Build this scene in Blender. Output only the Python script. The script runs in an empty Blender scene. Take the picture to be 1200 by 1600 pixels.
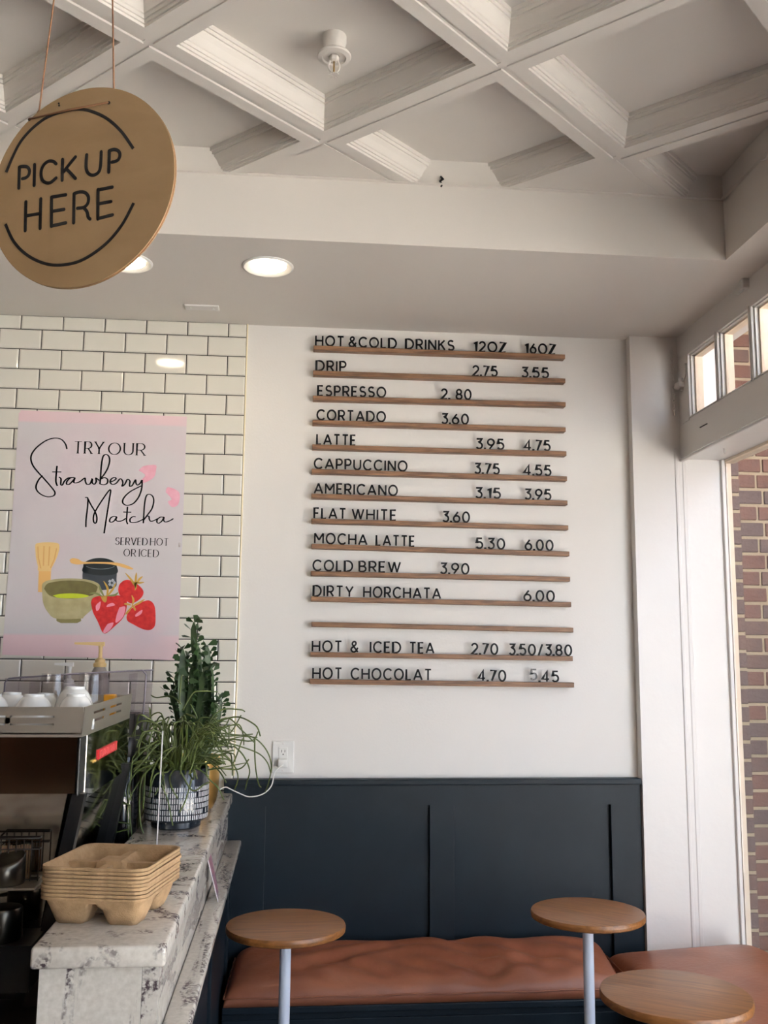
import bpy, bmesh, math, random
from mathutils import Vector, Matrix
random.seed(7)
S = bpy.context.scene
COL = S.collection

# ------------------------------------------------------------------ camera
H = 1.50                     # camera height (m)
D = 3.5945                   # menu wall distance (m)
FPX, PITCH, YAW, ROLL = 1505.6, .14583, .091444, .0087967
_f = Vector((math.sin(YAW)*math.cos(PITCH), math.cos(YAW)*math.cos(PITCH), math.sin(PITCH)))
_r0 = Vector((math.cos(YAW), -math.sin(YAW), 0))
_u0 = _r0.cross(_f)
_r = math.cos(ROLL)*_r0 + math.sin(ROLL)*_u0
_u = -math.sin(ROLL)*_r0 + math.cos(ROLL)*_u0
cd = bpy.data.cameras.new('camera')
cam = bpy.data.objects.new('camera', cd); COL.objects.link(cam)
cd.sensor_fit = 'HORIZONTAL'; cd.sensor_width = 36; cd.lens = 36*FPX/1200
cd.clip_start = .02; cd.clip_end = 200
cam.matrix_world = Matrix(((_r.x, _u.x, -_f.x, 0), (_r.y, _u.y, -_f.y, 0), (_r.z, _u.z, -_f.z, H), (0, 0, 0, 1)))
S.camera = cam

# ------------------------------------------------------------------ light
w = bpy.data.worlds.new('sky'); S.world = w; w.use_nodes = True
bg = w.node_tree.nodes['Background']
bg.inputs[0].default_value = (.70, .82, 1.0, 1); bg.inputs[1].default_value = 5.0
sl = bpy.data.lights.new('sun_offscreen', 'SUN'); sl.energy = 82; sl.angle = math.radians(.6); sl.color = (1.0, .97, .93)
sun = bpy.data.objects.new('sun_offscreen', sl); COL.objects.link(sun); sun.location = (-4, 0, 12)
sun.rotation_euler = (0, math.radians(-18), 0)      # high sun behind the building, falling on the street outside
def portal(name, loc, sx, sy, rot):
    l = bpy.data.lights.new(name, 'AREA'); l.shape = 'RECTANGLE'; l.size = sx; l.size_y = sy
    l.cycles.is_portal = True
    o = bpy.data.objects.new(name, l); COL.objects.link(o); o.location = loc; o.rotation_euler = rot
    return o
# rotation: -Z of the lamp points to -X
portal('window_right_offscreen', (1.76, -.90, 1.32), 1.86, 8.3, (0, math.radians(90), 0))
portal('transom_right_offscreen', (1.60, -1.0, 2.53), .28, 8.1, (0, math.radians(90), 0))
vs = S.view_settings
S.display_settings.display_device = 'sRGB'
vs.view_transform = 'Standard'; vs.look = 'None'; vs.gamma = 1.0; vs.use_curve_mapping = False
vs.exposure = 0.34
try: S.cycles.transparent_max_bounces = 32
except Exception: pass

# ------------------------------------------------------------------ helpers
def lin(c):
    o = []
    for v in c[:3]:
        v /= 255.0
        o.append(v/12.92 if v <= .04045 else ((v+.055)/1.055)**2.4)
    return (o[0], o[1], o[2], 1)
def ray(x, y):
    d = _r*((x-600)/FPX) + _u*(-(y-800)/FPX) + _f
    return d
def onY(x, y, Y): d = ray(x, y)*1; d *= Y/d.y; return Vector((d.x, d.y, d.z+H))
def onZ(x, y, Z): d = ray(x, y)*1; d *= (Z-H)/d.z; return Vector((d.x, d.y, d.z+H))
def onX(x, y, X): d = ray(x, y)*1; d *= X/d.x; return Vector((d.x, d.y, d.z+H))
def onP(x, y, p, n):
    d = ray(x, y); o = Vector((0, 0, H)); t = (Vector(p)-o).dot(n)/d.dot(n); return o+d*t

def mat(name, col, rough=.5, metal=0, var=None, vscale=8, vstretch=(1, 1, 1), bump=0, bscale=40, spec=.5, coat=0, detail=3):
    m = bpy.data.materials.new(name); m.use_nodes = True
    nt = m.node_tree; b = nt.nodes['Principled BSDF']
    b.inputs['Base Color'].default_value = lin(col); b.inputs['Roughness'].default_value = rough
    b.inputs['Metallic'].default_value = metal; b.inputs['Specular IOR Level'].default_value = spec
    b.inputs['Coat Weight'].default_value = coat; b.inputs['Coat Roughness'].default_value = .08
    if var or bump:
        tc = nt.nodes.new('ShaderNodeTexCoord'); mp = nt.nodes.new('ShaderNodeMapping')
        mp.inputs['Scale'].default_value = vstretch
        nt.links.new(tc.outputs['Object'], mp.inputs[0])
    if var:
        n = nt.nodes.new('ShaderNodeTexNoise'); n.inputs['Scale'].default_value = vscale; n.inputs['Detail'].default_value = detail
        cr = nt.nodes.new('ShaderNodeValToRGB')
        cr.color_ramp.elements[0].position = .35; cr.color_ramp.elements[1].position = .68
        cr.color_ramp.elements[0].color = lin(col); cr.color_ramp.elements[1].color = lin(var)
        nt.links.new(mp.outputs[0], n.inputs['Vector']); nt.links.new(n.outputs[0], cr.inputs[0])
        nt.links.new(cr.outputs[0], b.inputs['Base Color'])
    if bump:
        n2 = nt.nodes.new('ShaderNodeTexNoise'); n2.inputs['Scale'].default_value = bscale; n2.inputs['Detail'].default_value = 4
        bp = nt.nodes.new('ShaderNodeBump'); bp.inputs['Strength'].default_value = bump; bp.inputs['Distance'].default_value = .01
        nt.links.new(mp.outputs[0], n2.inputs['Vector']); nt.links.new(n2.outputs[0], bp.inputs['Height']); nt.links.new(bp.outputs[0], b.inputs['Normal'])
    return m

def wood(name, c1, c2, axis='X', scale=9, rough=.4, coat=0, stretch=14):
    m = bpy.data.materials.new(name); m.use_nodes = True
    nt = m.node_tree; b = nt.nodes['Principled BSDF']; b.inputs['Roughness'].default_value = rough
    b.inputs['Coat Weight'].default_value = coat; b.inputs['Coat Roughness'].default_value = .25
    tc = nt.nodes.new('ShaderNodeTexCoord'); mp = nt.nodes.new('ShaderNodeMapping')
    sc = [stretch]*3; sc['XYZ'.index(axis)] = 1.0
    mp.inputs['Scale'].default_value = sc
    n = nt.nodes.new('ShaderNodeTexNoise'); n.inputs['Scale'].default_value = scale; n.inputs['Detail'].default_value = 5; n.inputs['Distortion'].default_value = .6
    oi = nt.nodes.new('ShaderNodeObjectInfo'); ad = nt.nodes.new('ShaderNodeVectorMath'); ad.operation = 'ADD'
    ml = nt.nodes.new('ShaderNodeMath'); ml.operation = 'MULTIPLY'; ml.inputs[1].default_value = 37.0
    nt.links.new(oi.outputs['Random'], ml.inputs[0]); nt.links.new(tc.outputs['Object'], mp.inputs[0])
    nt.links.new(mp.outputs[0], ad.inputs[0]); nt.links.new(ml.outputs[0], ad.inputs[1]); nt.links.new(ad.outputs[0], n.inputs['Vector'])
    cr = nt.nodes.new('ShaderNodeValToRGB'); cr.color_ramp.elements[0].position = .32; cr.color_ramp.elements[1].position = .68
    cr.color_ramp.elements[0].color = lin(c1); cr.color_ramp.elements[1].color = lin(c2)
    nt.links.new(n.outputs[0], cr.inputs[0]); nt.links.new(cr.outputs[0], b.inputs['Base Color'])
    return m

def granite(name, stretch=(1, 1, 1), vt=.54):
    m = bpy.data.materials.new(name); m.use_nodes = True
    nt = m.node_tree; b = nt.nodes['Principled BSDF']; b.inputs['Roughness'].default_value = .16; b.inputs['Specular IOR Level'].default_value = .6
    tc = nt.nodes.new('ShaderNodeTexCoord'); mp = nt.nodes.new('ShaderNodeMapping'); mp.inputs['Scale'].default_value = stretch
    nt.links.new(tc.outputs['Object'], mp.inputs[0])
    def ramp(src, p0, p1, c0, c1):
        cr = nt.nodes.new('ShaderNodeValToRGB'); cr.color_ramp.elements[0].position = p0; cr.color_ramp.elements[1].position = p1
        cr.color_ramp.elements[0].color = c0; cr.color_ramp.elements[1].color = c1; nt.links.new(src, cr.inputs[0]); return cr.outputs[0]
    def noise(s, d, vec, dist=0):
        n = nt.nodes.new('ShaderNodeTexNoise'); n.inputs['Scale'].default_value = s; n.inputs['Detail'].default_value = d; n.inputs['Distortion'].default_value = dist
        nt.links.new(vec, n.inputs['Vector']); return n.outputs[0]
    base = ramp(noise(90, 6, tc.outputs['Object']), .3, .7, lin((186, 180, 170)), lin((206, 201, 192)))
    vein = ramp(noise(8, 7, mp.outputs[0], 1.2), vt, vt+.09, (0, 0, 0, 1), (1, 1, 1, 1))
    speck = ramp(noise(150, 3, tc.outputs['Object']), .40, .56, (0, 0, 0, 1), (1, 1, 1, 1))
    mu = nt.nodes.new('ShaderNodeMath'); mu.operation = 'MULTIPLY'; nt.links.new(vein, mu.inputs[0]); nt.links.new(speck, mu.inputs[1])
    mx = nt.nodes.new('ShaderNodeMix'); mx.data_type = 'RGBA'
    nt.links.new(mu.outputs[0], mx.inputs[0]); nt.links.new(base, mx.inputs[6]); mx.inputs[7].default_value = lin((78, 66, 70))
    nt.links.new(mx.outputs[2], b.inputs['Base Color'])
    return m

def clear(name, tint=(255, 255, 255), gloss=.08, rough=.02):
    m = bpy.data.materials.new(name); m.use_nodes = True; nt = m.node_tree
    nt.nodes.remove(nt.nodes['Principled BSDF']); out = nt.nodes['Material Output']
    t = nt.nodes.new('ShaderNodeBsdfTransparent'); t.inputs[0].default_value = lin(tint)
    g = nt.nodes.new('ShaderNodeBsdfGlossy'); g.inputs['Roughness'].default_value = rough
    mx = nt.nodes.new('ShaderNodeMixShader'); mx.inputs[0].default_value = gloss
    nt.links.new(t.outputs[0], mx.inputs[1]); nt.links.new(g.outputs[0], mx.inputs[2]); nt.links.new(mx.outputs[0], out.inputs[0])
    return m
def emit(name, col, s):
    m = bpy.data.materials.new(name); m.use_nodes = True; b = m.node_tree.nodes['Principled BSDF']
    b.inputs['Emission Color'].default_value = lin(col); b.inputs['Emission Strength'].default_value = s; b.inputs['Base Color'].default_value = lin(col)
    return m

class MB:
    def __init__(s): s.v = []; s.f = []
    def add(s, vs, fs):
        n = len(s.v); s.v += [tuple(a) for a in vs]; s.f += [tuple(i+n for i in q) for q in fs]; return s
    def box(s, x0, y0, z0, x1, y1, z1):
        return s.hexa([(x0, y0, z0), (x1, y0, z0), (x1, y1, z0), (x0, y1, z0), (x0, y0, z1), (x1, y0, z1), (x1, y1, z1), (x0, y1, z1)])
    def hexa(s, p):
        return s.add(p, [(0, 3, 2, 1), (4, 5, 6, 7), (0, 1, 5, 4), (1, 2, 6, 5), (2, 3, 7, 6), (3, 0, 4, 7)])
    def cham(s, x0, y0, z0, x1, y1, z1, b):
        # box with chamfered edges
        bm = bmesh.new(); vv = [bm.verts.new(p) for p in [(x0, y0, z0), (x1, y0, z0), (x1, y1, z0), (x0, y1, z0), (x0, y0, z1), (x1, y0, z1), (x1, y1, z1), (x0, y1, z1)]]
        for q in [(0, 3, 2, 1), (4, 5, 6, 7), (0, 1, 5, 4), (1, 2, 6, 5), (2, 3, 7, 6), (3, 0, 4, 7)]: bm.faces.new([vv[i] for i in q])
        bmesh.ops.bevel(bm, geom=bm.edges[:], offset=b, segments=2, profile=.5, affect='EDGES')
        bm.verts.index_update(); s.add([v.co for v in bm.verts], [[v.index for v in f.verts] for f in bm.faces]); bm.free(); return s
    def tube(s, pts, r, n=8, cap=True, flat=None):
        pts = [Vector(p) for p in pts]; m = len(pts)
        rr = r if isinstance(r, (list, tuple)) else [r]*m
        base = len(s.v); up = None
        for i, p in enumerate(pts):
            t = (pts[min(i+1, m-1)]-pts[max(i-1, 0)])
            t = t.normalized() if t.length > 1e-9 else Vector((0, 0, 1))
            if up is None: up = Vector((0, 0, 1)) if abs(t.z) < .9 else Vector((1, 0, 0))
            a = (up - t*up.dot(t))
            if a.length < 1e-6: a = t.orthogonal()
            a.normalize(); b = t.cross(a); up = a
            for k in range(n):
                th = 2*math.pi*k/n; s.v.append(tuple(p+(a*math.cos(th)+b*math.sin(th))*rr[i]))
        for i in range(m-1):
            for k in range(n):
                k2 = (k+1) % n; s.f.append((base+i*n+k, base+i*n+k2, base+(i+1)*n+k2, base+(i+1)*n+k))
        if cap:
            s.f.append(tuple(base+k for k in range(n-1, -1, -1))); s.f.append(tuple(base+(m-1)*n+k for k in range(n)))
        return s
    def lathe(s, prof, cx, cy, n=32, cz=0, close=False):
        base = len(s.v); m = len(prof)
        for r, z in prof:
            for k in range(n):
                th = 2*math.pi*k/n; s.v.append((cx+r*math.cos(th), cy+r*math.sin(th), cz+z))
        for i in range(m-1):
            for k in range(n):
                k2 = (k+1) % n; s.f.append((base+i*n+k, base+i*n+k2, base+(i+1)*n+k2, base+(i+1)*n+k))
        if close:
            for k in range(n):
                k2 = (k+1) % n; s.f.append((base+(m-1)*n+k, base+(m-1)*n+k2, base+k2, base+k))
        else:
            if prof[0][0] > 1e-6: s.f.append(tuple(base+k for k in range(n-1, -1, -1)))
            if prof[-1][0] > 1e-6: s.f.append(tuple(base+(m-1)*n+k for k in range(n)))
        return s
    def slab(s, poly, o, ax, ay, an, t):
        """extrude 2-D polygon (list of (a,b)) in plane o+a*ax+b*ay by t along an"""
        o, ax, ay, an = Vector(o), Vector(ax), Vector(ay), Vector(an); n = len(poly)
        vs = [o+ax*a+ay*b for a, b in poly]; vs += [p+an*t for p in vs]
        fs = [tuple(range(n-1, -1, -1)), tuple(range(n, 2*n))]+[(i, (i+1) % n, n+(i+1) % n, n+i) for i in range(n)]
        return s.add(vs, fs)
    def ribbon(s, pts, wd, o, ax, ay, an, t, closed=False, round_=False, thin=None):
        """thick stroke along 2-D pts"""
        P = [Vector((p[0], p[1])) for p in pts]; m = len(P)
        if m < 2: return s
        if round_ and not closed:
            pass
        L = []; Rr = []
        for i in range(m):
            if closed: a, b = P[i-1], P[(i+1) % m]
            else: a, b = P[max(i-1, 0)], P[min(i+1, m-1)]
            d = (b-a)
            if d.length < 1e-9: d = Vector((1, 0))
            d.normalize(); nn = Vector((-d.y, d.x))
            k = 1.0
            if 0 < i < m-1 or closed:
                d1 = (P[i]-P[i-1]); d2 = (P[(i+1) % m]-P[i])
                if d1.length > 1e-9 and d2.length > 1e-9:
                    c = d1.normalized().dot(d2.normalized()); k = min(1/max(math.sqrt(max((1+c)/2, 0)), .4), 2.0)
            ww = wd[i] if isinstance(wd, list) else wd
            if thin is not None: ww = thin+(ww-thin)*abs(d.y)**1.3
            L.append(P[i]+nn*ww/2*k); Rr.append(P[i]-nn*ww/2*k)
        o, ax, ay, an = Vector(o), Vector(ax), Vector(ay), Vector(an)
        base = len(s.v)
        for q in (L, Rr):
            for p in q: s.v.append(tuple(o+ax*p.x+ay*p.y))
        for q in (L, Rr):
            for p in q: s.v.append(tuple(o+ax*p.x+ay*p.y+an*t))
        rng = range(m) if closed else range(m-1)
        for i in rng:
            j = (i+1) % m
            l0, l1, r0, r1 = base+i, base+j, base+m+i, base+m+j
            s.f += [(l0, r0, r1, l1), (l0+2*m, l1+2*m, r1+2*m, r0+2*m), (l0, l1, l1+2*m, l0+2*m), (r0, r0+2*m, r1+2*m, r1)]
        if not closed:
            for i in (0, m-1): s.f.append((base+i, base+2*m+i, base+3*m+i, base+m+i))
            if round_:
                for i in (0, m-1):
                    ww = (wd[i] if isinstance(wd, list) else wd)/2
                    s.slab([(P[i].x+ww*math.cos(q*math.pi/6), P[i].y+ww*math.sin(q*math.pi/6)) for q in range(12)], o, ax, ay, an, t)
        return s
    def build(s, name, material, parent=None, smooth=False, base=None):
        me = bpy.data.meshes.new(name)
        if parent is not None: off = wloc(parent)
        elif base is not None: off = Vector(base)
        else:
            xs = [p[0] for p in s.v]; ys = [p[1] for p in s.v]; zs = [p[2] for p in s.v]
            off = Vector(((min(xs)+max(xs))/2, (min(ys)+max(ys))/2, min(zs)))
        me.from_pydata([(p[0]-off.x, p[1]-off.y, p[2]-off.z) for p in s.v], [], s.f)
        bm = bmesh.new(); bm.from_mesh(me); bmesh.ops.recalc_face_normals(bm, faces=bm.faces); bm.to_mesh(me); bm.free()
        if smooth:
            me.polygons.foreach_set('use_smooth', [True]*len(me.polygons))
            if smooth is not True: me.set_sharp_from_angle(angle=math.radians(smooth))
        o = bpy.data.objects.new(name, me); COL.objects.link(o)
        if material: me.materials.append(material)
        if parent is not None: o.parent = parent
        else: o.location = off
        return o
def wloc(o):
    v = Vector((0, 0, 0))
    while o is not None: v = v+o.location; o = o.parent
    return v
def thing(name, label, cat, loc, group=None):
    o = bpy.data.objects.new(name, None); COL.objects.link(o); o.location = loc; o.empty_display_size = .05
    return tag(o, label, cat, group)
def tag(o, label=None, cat=None, group=None, kind=None):
    if label: o['label'] = label
    if cat: o['category'] = cat
    if group: o['group'] = group
    if kind: o['kind'] = kind
    return o
def struct(o, label=None, cat=None):
    o['kind'] = 'structure'
    if label: o['label'] = label
    if cat: o['category'] = cat
    return o
def arc(cx, cy, rx, ry, a0, a1, n=14):
    return [(cx+rx*math.cos(math.radians(a0+(a1-a0)*i/n)), cy+ry*math.sin(math.radians(a0+(a1-a0)*i/n))) for i in range(n+1)]
def smooth2(pts, n=6):
    """Catmull-Rom through points"""
    out = []; m = len(pts)
    for i in range(m-1):
        p0 = pts[max(i-1, 0)]; p1 = pts[i]; p2 = pts[i+1]; p3 = pts[min(i+2, m-1)]
        for k in range(n):
            t = k/n
            out.append(tuple(.5*((2*b)+(-a+c)*t+(2*a-5*b+4*c-d)*t*t+(-a+3*b-3*c+d)*t**3) for a, b, c, d in zip(p0, p1, p2, p3)))
    out.append(tuple(pts[-1])); return out

# stroke alphabet: (width, [(points, closed)])
def glyphs():
    G = {}
    def g(c, w_, *st): G[c] = (w_, [(list(p), False) if not isinstance(p, tuple) else p for p in st])
    g('H', .72, [(0, 0), (0, 1)], [(.72, 0), (.72, 1)], [(0, .5), (.72, .5)])
    g('O', .90, (arc(.45, .5, .45, .5, 0, 345, 23), True))
    g('0', .66, (arc(.33, .5, .33, .5, 0, 345, 23), True))
    g('T', .64, [(0, 1), (.64, 1)], [(.32, 0), (.32, 1)])
    g('C', .80, arc(.45, .5, .45, .5, 42, 318, 18))
    g('L', .48, [(0, 1), (0, 0), (.48, 0)])
    g('D', .78, ([(0, 0), (0, 1), (.3, 1)]+arc(.3, .5, .48, .5, 80, -80, 12)+[(.3, 0)], True))
    g('R', .62, [(0, 0), (0, 1), (.32, 1)]+arc(.32, .72, .28, .28, 80, -80, 9)+[(.32, .44), (0, .44)], [(.3, .44), (.62, 0)])
    g('I', .0, [(0, 0), (0, 1)])
    g('N', .72, [(0, 0), (0, 1)], [(0, 1), (.72, 0)], [(.72, 0), (.72, 1)])
    g('K', .64, [(0, 0), (0, 1)], [(.6, 1), (0, .4)], [(.22, .6), (.64, 0)])
    g('S', .6, arc(.3, .745, .27, .255, 35, 180, 9)+arc(.3, .745, .27, .235, 190, 262, 5)+arc(.3, .26, .3, .25, 80, -150, 12))
    g('1', .26, [(0, .8), (.26, 1), (.26, 0)])
    g('2', .58, arc(.29, .71, .29, .29, 165, -32, 12)+[(0, 0), (.6, 0)])
    g('Z', .62, [(0, 1), (.62, 1), (0, 0), (.62, 0)])
    g('6', .62, (arc(.31, .31, .31, .31, 0, 345, 20), True), [(.44, 1), (.035, .46)])
    g('9', .62, (arc(.31, .69, .31, .31, 0, 345, 20), True), [(.18, 0), (.585, .54)])
    g('P', .58, [(0, 0), (0, 1), (.3, 1)]+arc(.3, .71, .28, .29, 80, -80, 9)+[(.3, .42), (0, .42)])
    g('E', .52, [(.52, 1), (0, 1), (0, 0), (.52, 0)], [(0, .5), (.46, .5)])
    g('A', .84, [(0, 0), (.42, 1)], [(.42, 1), (.84, 0)], [(.14, .3), (.7, .3)])
    g('U', .68, [(0, 1), (0, .36)]+arc(.34, .34, .34, .34, 185, 355, 12)+[(.68, .36), (.68, 1)])
    g('M', .88, [(0, 0), (0, 1)], [(0, 1), (.44, .34)], [(.44, .34), (.88, 1)], [(.88, 1), (.88, 0)])
    g('F', .5, [(.5, 1), (0, 1), (0, 0)], [(0, .5), (.44, .5)])
    g('W', 1.12, [(0, 1), (.3, 0)], [(.3, 0), (.56, 1)], [(.56, 1), (.82, 0)], [(.82, 0), (1.12, 1)])
    g('B', .62, [(0, 0), (0, 1), (.3, 1)]+arc(.3, .76, .25, .24, 80, -80, 8)+[(.3, .52), (0, .52)], [(.3, .52)]+arc(.33, .26, .29, .26, 80, -80, 8)+[(.3, 0), (0, 0)])
    g('Y', .74, [(0, 1), (.37, .44)], [(.74, 1), (.37, .44)], [(.37, .46), (.37, 0)])
    g('V', .78, [(0, 1), (.39, 0)], [(.39, 0), (.78, 1)])
    g('7', .56, [(0, 1), (.56, 1), (.16, 0)])
    g('5', .58, [(.54, 1), (.1, 1), (.05, .52)]+arc(.28, .32, .3, .32, 125, -150, 14))
    g('3', .56, [(.03, 1), (.54, 1), (.26, .62)]+arc(.27, .31, .29, .31, 85, -150, 14))
    g('8', .6, (arc(.3, .75, .25, .25, 0, 340, 17), True), (arc(.3, .26, .3, .26, 0, 340, 17), True))
    g('4', .66, [(.46, 0), (.46, 1), (0, .24), (.66, .24)])
    g('/', .42, [(0, -.1), (.42, 1.05)])
    g('.', .05, [(.025, -.09), (.025, .10)])
    g('&', .76, smooth2([(.74, 0), (.3, .52), (.14, .76), (.22, .95), (.38, 1.0), (.52, .9), (.5, .72), (.3, .55), (.06, .36), (.02, .2), (.14, .04), (.34, 0), (.56, .12), (.74, .42)], 4))
    return G
GL = glyphs()

# ------------------------------------------------------------------ materials
M = dict(
 wall=mat('wall_paint', (226, 223, 218), .6, bump=.05, bscale=120),
 ceil=mat('ceiling_paint', (222, 217, 210), .7),
 trim=mat('trim_paint', (226, 223, 219), .35, bump=.08, bscale=30),
 tile=mat('glazed_tile', (222, 219, 208), .07, coat=.3),
 grout=mat('dark_grout', (22, 20, 19), .95),
 caulk=mat('yellowed_caulk', (224, 212, 178), .6),
 navy=mat('navy_paint', (17, 31, 40), .5, var=(14, 26, 34), vscale=6, bump=.06, bscale=25, spec=.3),
 leather=mat('tan_leather', (152, 93, 66), .38, var=(138, 82, 58), vscale=9, bump=.12, bscale=60),
 walnut=wood('walnut', (90, 62, 42), (138, 101, 70), 'X', 10, .5),
 table=wood('table_wood', (112, 70, 32), (144, 94, 46), 'X', 8, .4, coat=.12),
 floor=wood('floor_wood', (66, 48, 36), (88, 66, 50), 'Y', 6, .45),
 brownwall=mat('brown_wall', (84, 62, 46), .7),
 whitemetal=mat('white_enamel', (216, 222, 234), .35),
 granite=granite('granite', (1.3, 1.3, 1.3), .52),
 granite_v=granite('granite_upright', (2.0, 2.0, .32), .50),
 granite_l=granite('granite_long', (2.6, .5, 2.6), .52),
 worktop=mat('dark_worktop', (52, 46, 38), .35, var=(30, 26, 22), vscale=14),
 steel=mat('brushed_steel', (186, 180, 168), .42, 1.0, bump=.02, bscale=200),
 mirror=mat('polished_steel', (186, 180, 170), .06, 1.0),
 smoke=mat('smoked_polished_panel', (120, 100, 84), .12, 1.0),
 black=mat('black_plastic', (12, 12, 13), .35),
 blackgloss=mat('black_gloss', (10, 11, 14), .1, coat=.5),
 greyp=mat('grey_plastic', (74, 72, 70), .4),
 ceramic=mat('white_ceramic', (226, 226, 222), .1, coat=.4),
 acrylic=clear('clear_acrylic', (248, 247, 249), .05, .04),
 acrylic_edge=mat('acrylic_edge', (200, 198, 200), .2),
 glass=clear('window_glass', (250, 250, 250), .05, .01),
 glassware=clear('drinking_glass', (249, 249, 249), .07, .05),
 cream=mat('cream_plastic', (222, 192, 134), .4),
 whitep=mat('white_plastic', (228, 228, 224), .35),
 syrup=mat('syrup_bottle', (150, 142, 138), .3),
 pulp=mat('moulded_pulp', (172, 142, 106), .9, var=(156, 127, 92), vscale=60, bump=.25, bscale=320),
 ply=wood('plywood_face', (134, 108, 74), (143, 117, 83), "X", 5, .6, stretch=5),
 plyedge=mat('plywood_edge', (104, 58, 38), .6, var=(140, 88, 54), vscale=300, vstretch=(.1, .1, .1)),
 ink=mat('black_letter', (8, 8, 9), .5, spec=.2),
 inkgrey=mat('grey_letter', (66, 64, 64), .35),
 slot=mat('cut_out_black', (10, 8, 8), .7),
 string=mat('jute_string', (120, 84, 58), .9),
 gold=mat('brushed_gold', (224, 184, 108), .34, 1.0),
 potglaze=mat('dark_glaze', (34, 40, 48), .15, coat=.4),
 potwhite=mat('white_dashes', (206, 206, 208), .5),
 soil=mat('soil', (38, 28, 20), .95),
 cactus=mat('cactus_green', (44, 62, 34), .5, var=(70, 92, 54), vscale=30),
 leaf=mat('leaf_green', (42, 68, 32), .45),
 rhips=mat('trailing_green', (66, 82, 32), .45, var=(92, 104, 48), vscale=20),
 brick1=mat('brick_red', (126, 92, 80), .9, var=(112, 84, 76), vscale=20, bump=.3, bscale=90),
 brick2=mat('brick_purple', (108, 92, 88), .9, var=(98, 84, 82), vscale=20, bump=.3, bscale=90),
 brick3=mat('brick_brown', (118, 94, 86), .9, var=(104, 86, 80), vscale=20, bump=.3, bscale=90),
 mortar=mat('mortar', (176, 162, 138), .95, bump=.3, bscale=120),
 outpaint=mat('cream_exterior_paint', (232, 218, 198), .6, var=(224, 206, 184), vscale=14),
 pave=mat('pavement', (98, 93, 87), .9, var=(84, 80, 75), vscale=5),
 street=mat('pale_concrete', (196, 191, 183), .9, var=(187, 182, 174), vscale=1.5),
 glow=emit('lamp_lens', (255, 246, 230), 14),
 brass=mat('brass', (150, 120, 70), .35, 1.0),
 red=mat('red_badge', (190, 30, 40), .35),
 redlight=mat('red_badge_letters', (228, 110, 112), .35),
 yellow=mat('amber_plastic', (214, 150, 40), .3),
 card=mat('printed_card', (168, 120, 128), .4, var=(74, 66, 88), vscale=60),
 cardwhite=mat('card_border', (226, 222, 224), .5),
 stick=mat('wooden_sticks', (120, 92, 66), .8),
 wire=mat('dark_wire', (58, 52, 46), .4, .8),
 pitcher=mat('dull_steel', (92, 90, 84), .28, 1.0),
)
def Zr(z): return z+H
ZS, ZC = Zr(1.2455), Zr(1.4465)        # soffit underside, ceiling flange level
YF, XF = 2.80, 1.34                    # soffit fascia planes

# ================================================================== ROOM
struct(MB().box(-2.8, -5.4, -.1, 1.74, D+.2, 0).build('floor', M['floor']), 'brown wooden cafe floor', 'floor')
wb = struct(MB().box(-2.8, D, 0, 1.30, D+.2, 3.3).build('wall_back', M['wall']), 'white painted wall behind the menu ledges', 'wall')
struct(MB().box(-2.9, -5.4, 0, -2.6, D+.2, 3.3).build('wall_left', M['brownwall']))
struct(MB().box(-2.6, -5.5, 0, 1.74, -5.2, 3.3).build('wall_front', M['brownwall']))
# soffit
sf = MB(); sf.box(-2.6, YF, ZS, 1.72, D+.02, 3.25); sf.box(XF, -5.2, ZS, 1.72, YF+.001, 3.25)
so = struct(sf.build('ceiling_soffit', M['ceil']), 'dropped white soffit along the menu wall and window wall', 'ceiling')
# corner pier
YP = 3.55
pr = struct(MB().box(1.29, YP, 0, 1.50, D+.2, ZS+.02).build('wall_corner', M['trim']), 'white corner pier beside the window', 'wall')
# ---- tiles
ROWS = [1.1914-.0764*i for i in range(-1, 23)]
g = MB().box(-1.62, D-.006, Zr(-.56), -.2045, D+.01, ZS+.01).build('grout', M['grout'], wb)
XT0, XT1 = -1.6, -.2065
PIT = .1540
tile_cache = {}
def tile_mesh(wd, ht):
    k = (round(wd, 3), round(ht, 3))
    if k not in tile_cache:
        b = .0045; mb = MB()
        x, z = wd/2, ht/2
        vs = [(-x, 0, -z), (x, 0, -z), (x, 0, z), (-x, 0, z), (-x, -.0045, -z), (x, -.0045, -z), (x, -.0045, z), (-x, -.0045, z),
              (-x+b, -.007, -z+b), (x-b, -.007, -z+b), (x-b, -.007, z-b), (-x+b, -.007, z-b)]
        fs = [(0, 1, 5, 4), (1, 2, 6, 5), (2, 3, 7, 6), (3, 0, 4, 7), (4, 5, 9, 8), (5, 6, 10, 9), (6, 7, 11, 10), (7, 4, 8, 11), (8, 9, 10, 11)]
        me = bpy.data.meshes.new('tile'); me.from_pydata(vs, [], fs); me.materials.append(M['tile']); tile_cache[k] = me
    return tile_cache[k]
gr = .0036
for r, zt in enumerate(ROWS):
    z1 = min(Zr(zt), ZS) - gr/2; z0 = Zr(zt-.0764)+gr/2
    if z1-z0 < .015 or z1 < Zr(-.50): continue
    off = -.2743 if r % 2 == 0 else -.3505
    k = 2
    while True:
        xa = off-PIT*(12-k)
        if xa > XT1: break
        x0, x1 = max(xa+gr/2, XT0), min(xa+PIT-gr/2, XT1)
        k += 1
        if x1-x0 < .02: continue
        o = bpy.data.objects.new('tile', tile_mesh(x1-x0, z1-z0)); COL.objects.link(o); o.parent = wb
        dz = random.uniform(-.0003, .0003)
        o.location = Vector(((x0+x1)/2, D-.005+dz, (z0+z1)/2)) - wb.location
        o.rotation_euler = (random.uniform(-.004, .004), 0, random.uniform(-.003, .003))
struct(MB().cham(-.2055, D-.010, Zr(-.44), -.2005, D+.005, ZS+.002, .002).build('trim_1', M['caulk']), 'yellowed caulk bead along the tile edge', 'trim')

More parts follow.
